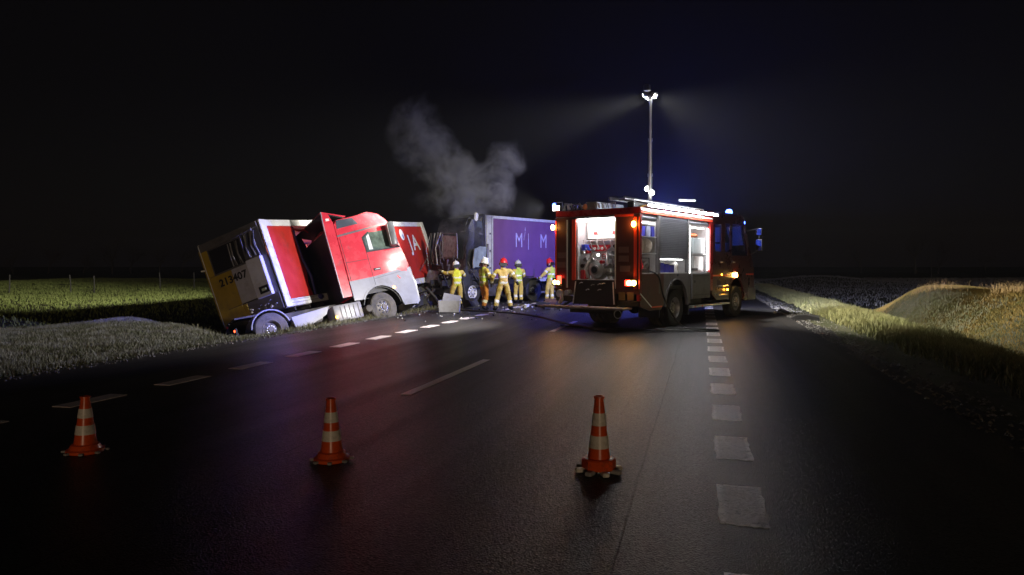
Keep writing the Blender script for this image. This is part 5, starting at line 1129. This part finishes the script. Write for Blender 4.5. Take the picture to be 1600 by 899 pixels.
g = np.random.RandomState(31); n = 5200; yy = g.uniform(2, 45, n); sd = g.uniform(0, 1, n) < .45
xx = np.where(sd, -9.75 - np.abs(g.normal(0, .35, n)) + .3, 2.9 + np.abs(g.normal(0, .45, n)) - .25); zz = np.where((xx > -9.75) & (xx < 3.0), -.012, height(xx, yy)); ss_ = g.uniform(.008, .035, n)
tet = np.array([(1, 0, -.2), (-.6, .8, -.2), (-.6, -.8, -.2), (0, 0, .8)]); rot_ = g.uniform(0, 6.3, n); cR, sR = np.cos(rot_), np.sin(rot_)
TV = np.stack([np.stack([xx + ss_ * (t[0] * cR - t[1] * sR), yy + ss_ * (t[0] * sR + t[1] * cR), zz + ss_ * (t[2] + .2)], 1) for t in tet], 1).reshape(-1, 3); o4 = np.arange(n) * 4
TF = np.concatenate([np.stack([o4 + a_, o4 + b_, o4 + c_], 1) for a_, b_, c_ in ((0, 1, 3), (1, 2, 3), (2, 0, 3), (0, 2, 1))])
tag(np_mesh("loose_stones", TV, TF, mat("loose_stone", (.14, .13, .12), .8, var=.4, vscale=20), False), "loose stones and clods along both road edges", "gravel", kind="stuff")
# ================================================================== fence posts, pole and far trees
post_m = mat("weathered_post", (.03, .028, .024), .8, bump=.5)
for i, (px_, dd) in enumerate(((-.715, 44), (-.627, 46), (-.594, 47), (-.50, 50), (-.452, 50))):
    ang = math.atan(px_) ; fx = Vector((-math.sin(R(15.1)), math.cos(R(15.1)))); rx = Vector((math.cos(R(15.1)), math.sin(R(15.1)))); q = fx * dd + rx * (px_ * dd)
    z0 = float(height(q.x, q.y)); T = thing("fence_post", ("weathered fence post at the far left edge of the green field", "second weathered fence post from the left in the field", "middle weathered fence post in the field", "second weathered fence post left of the trailer end", "weathered fence post closest to the yellow trailer end")[i], "fence post", Matrix.Translation((q.x, q.y, z0 - .1)) @ Matrix.Rotation(random.uniform(-.06, .06), 4, 'X'), "fence posts in the left field")
    MB().tube([(0, 0, 0), (.01, .01, .7), (0, 0, 1.25)], [.04, .038, .035], 8).build("post", post_m, T); MB().cyl((0, 0, 1.25), (0, 0, 1.30), .05, .02, n=8).build("post_tip", post_m, T)
tw = mat("bare_bark", (.035, .03, .026), .9)
def tree(label, x, y, h_, seed, grp):
    rs = random.Random(seed); T = thing("tree", label, "tree", Matrix.Translation((x, y, float(height(x, y)) - .1)), grp)
    tr = MB(); twg = MB(); tips = []
    def grow(p, d, l, r, lev):
        pts = [p]; q = p.copy(); dd = d.copy()
        for _ in range(3): dd = (dd + Vector((rs.gauss(0, .16), rs.gauss(0, .16), .06))).normalized(); q = q + dd * l / 3; pts.append(q.copy())
        (tr if lev < 2 else twg).tube(pts, [r, r * .85, r * .7, r * .55], 5 if lev < 2 else 3)
        if lev >= 3: tips.append(q); return
        for k_ in range((4, 4, 4)[lev]):
            t = rs.uniform(.35, 1.0); b0 = pts[0].lerp(pts[-1], t) if k_ else pts[-1]; nd = (dd + Vector((rs.gauss(0, .6), rs.gauss(0, .6), rs.gauss(.1, .35)))).normalized(); grow(b0, nd, l * rs.uniform(.55, .75), r * .5, lev + 1)
    grow(Vector((0, 0, 0)), Vector((0, 0, 1)), h_ * .42, h_ * .022, 0)
    for t_ in tips:
        for _ in range(14):
            a_ = t_ + Vector((rs.gauss(0, .07), rs.gauss(0, .07), rs.gauss(0, .05))) * h_; s_ = rs.uniform(.012, .03) * h_; u = Vector((rs.gauss(0, 1), rs.gauss(0, 1), rs.gauss(0, 1))).normalized(); w_ = u.orthogonal().normalized()
            twg.add([a_ - u * s_, a_ + w_ * s_ * .35, a_ + u * s_], [(0, 1, 2)])
    tr.build("trunk", tw, T); twg.build("crown", tw, T, 0); return T
cyaw = R(15.1)
def at_px(px_, dd):
    t = (px_ - 800) / 1100; return (math.cos(cyaw) * t * dd - math.sin(cyaw) * dd, math.sin(cyaw) * t * dd + math.cos(cyaw) * dd)
for i, (px_, dd, h_) in enumerate(((20, 150, 5), (75, 160, 6.5), (130, 150, 5), (175, 155, 8.5), (205, 165, 7.5), (250, 160, 6), (285, 170, 7))):
    x, y = at_px(px_, dd); tree(("first", "second", "third", "fourth", "fifth", "sixth", "seventh")[i] + " bare tree from the left in the dark row behind the field", x, y, h_, 20 + i, "bare trees beyond the left field")
for i, (px_, dd, h_) in enumerate(((1265, 190, 7), (1345, 185, 8), (1430, 160, 11), (1465, 165, 9), (1540, 190, 7))):
    x, y = at_px(px_, dd); tree(("first", "second", "third", "fourth", "fifth")[i] + " bare tree from the fire engine in the dark row on the right", x, y, h_, 40 + i, "bare trees beyond the right field")
x, y = at_px(1455, 95); T = thing("utility_pole", "thin pole standing in the dark field right of the road", "pole", Matrix.Translation((x, y, float(height(x, y)) - .1)))
MB().tube([(0, 0, 0), (0, 0, 1.6), (.02, 0, 3.1)], [.06, .05, .04], 8).build("shaft", post_m, T); MB().bb(-.3, .3, -.03, .03, 2.85, 2.92, .01).build("cross_arm", post_m, T)

# ================================================================== smoke above the wreck
m = bpy.data.materials.new("smoke"); m.use_nodes = True; nt = m.node_tree; nt.nodes.clear(); L = nt.links
out = N(nt, "ShaderNodeOutputMaterial"); pv = N(nt, "ShaderNodeVolumePrincipled"); L.new(pv.outputs[0], out.inputs["Volume"])
pv.inputs["Color"].default_value = (.95, .95, .86, 1); pv.inputs["Anisotropy"].default_value = .2
pos = N(nt, "ShaderNodeNewGeometry").outputs["Position"]
warp = N(nt, "ShaderNodeTexNoise"); warp.inputs["Scale"].default_value = .55; warp.inputs["Detail"].default_value = 3; L.new(pos, warp.inputs["Vector"])
va = N(nt, "ShaderNodeVectorMath", operation='SUBTRACT'); va.inputs[1].default_value = (.5, .5, .5); L.new(warp.outputs["Color"], va.inputs[0])
vs_ = N(nt, "ShaderNodeVectorMath", operation='SCALE'); vs_.inputs["Scale"].default_value = 2.1; L.new(va.outputs[0], vs_.inputs[0])
vp = N(nt, "ShaderNodeVectorMath", operation='ADD'); L.new(pos, vp.inputs[0]); L.new(vs_.outputs[0], vp.inputs[1])
blobs = [((-9.9, 29.9, 4.5), 1.15, 1.0), ((-10.3, 29.9, 5.2), 1.3, 1.0), ((-11.1, 30.0, 5.9), 1.25, .75), ((-12.0, 30.0, 7.0), 1.3, .40), ((-12.6, 30.2, 8.0), 1.3, .24), ((-9.0, 30.0, 5.6), .8, .55), ((-8.35, 30.1, 6.4), .75, .45), ((-8.9, 29.9, 4.6), .9, .9), ((-9.3, 28.6, 3.0), .8, .16), ((-10.4, 28.8, 3.1), .8, .14), ((-11.3, 29.8, 4.6), .9, .5)]
tot = None
for c, r, a_ in blobs:
    ds = N(nt, "ShaderNodeVectorMath", operation='DISTANCE'); L.new(vp.outputs[0], ds.inputs[0]); ds.inputs[1].default_value = c
    f = mth(nt, 'MULTIPLY', rng(nt, ds.outputs["Value"], r * 1.2, r * .2, 0, 1), a_); tot = f if tot is None else mth(nt, 'MAXIMUM', tot, f)
wis = noise_n(nt, vp.outputs[0], 1.5, 8, .74)
den = mth(nt, 'MULTIPLY', mth(nt, 'MULTIPLY', tot, rng(nt, wis, .42, .78)), 7.0)
L.new(den, pv.inputs["Density"]); SMOKE = pv
cen = Vector((-10.2, 29.9, 5.4)); sm = MB().sphere((0, 0, 0), 1, 28, 18)
def hull(d):
    best = .6
    for c, r, a_ in blobs:
        R_ = r * 1.2 + 1.15; o = Vector(c) - cen; t = o.dot(d); q = R_ * R_ - (o.length_squared - t * t)
        if q > 0: best = max(best, t + math.sqrt(q))
    return cen + d * best
sm.warp(lambda p: hull(p.normalized()))
sm_o = tag(sm.build("smoke", m), "pale smoke drifting up from the wrecked black tractor", "smoke", kind="stuff")
# ================================================================== night haze in the air
m = bpy.data.materials.new("haze"); m.use_nodes = True; nt = m.node_tree; nt.nodes.clear()
out = N(nt, "ShaderNodeOutputMaterial"); pv = N(nt, "ShaderNodeVolumePrincipled"); nt.links.new(pv.outputs[0], out.inputs["Volume"])
pv.inputs["Color"].default_value = (.9, .93, 1.0, 1); pv.inputs["Density"].default_value = .0007; pv.inputs["Anisotropy"].default_value = .68
tag(MB().bb(-250, 250, -30, 260, -2.6, 14).build("haze", m, None, 0), "thin night haze lit by the lamps", "haze", kind="stuff")
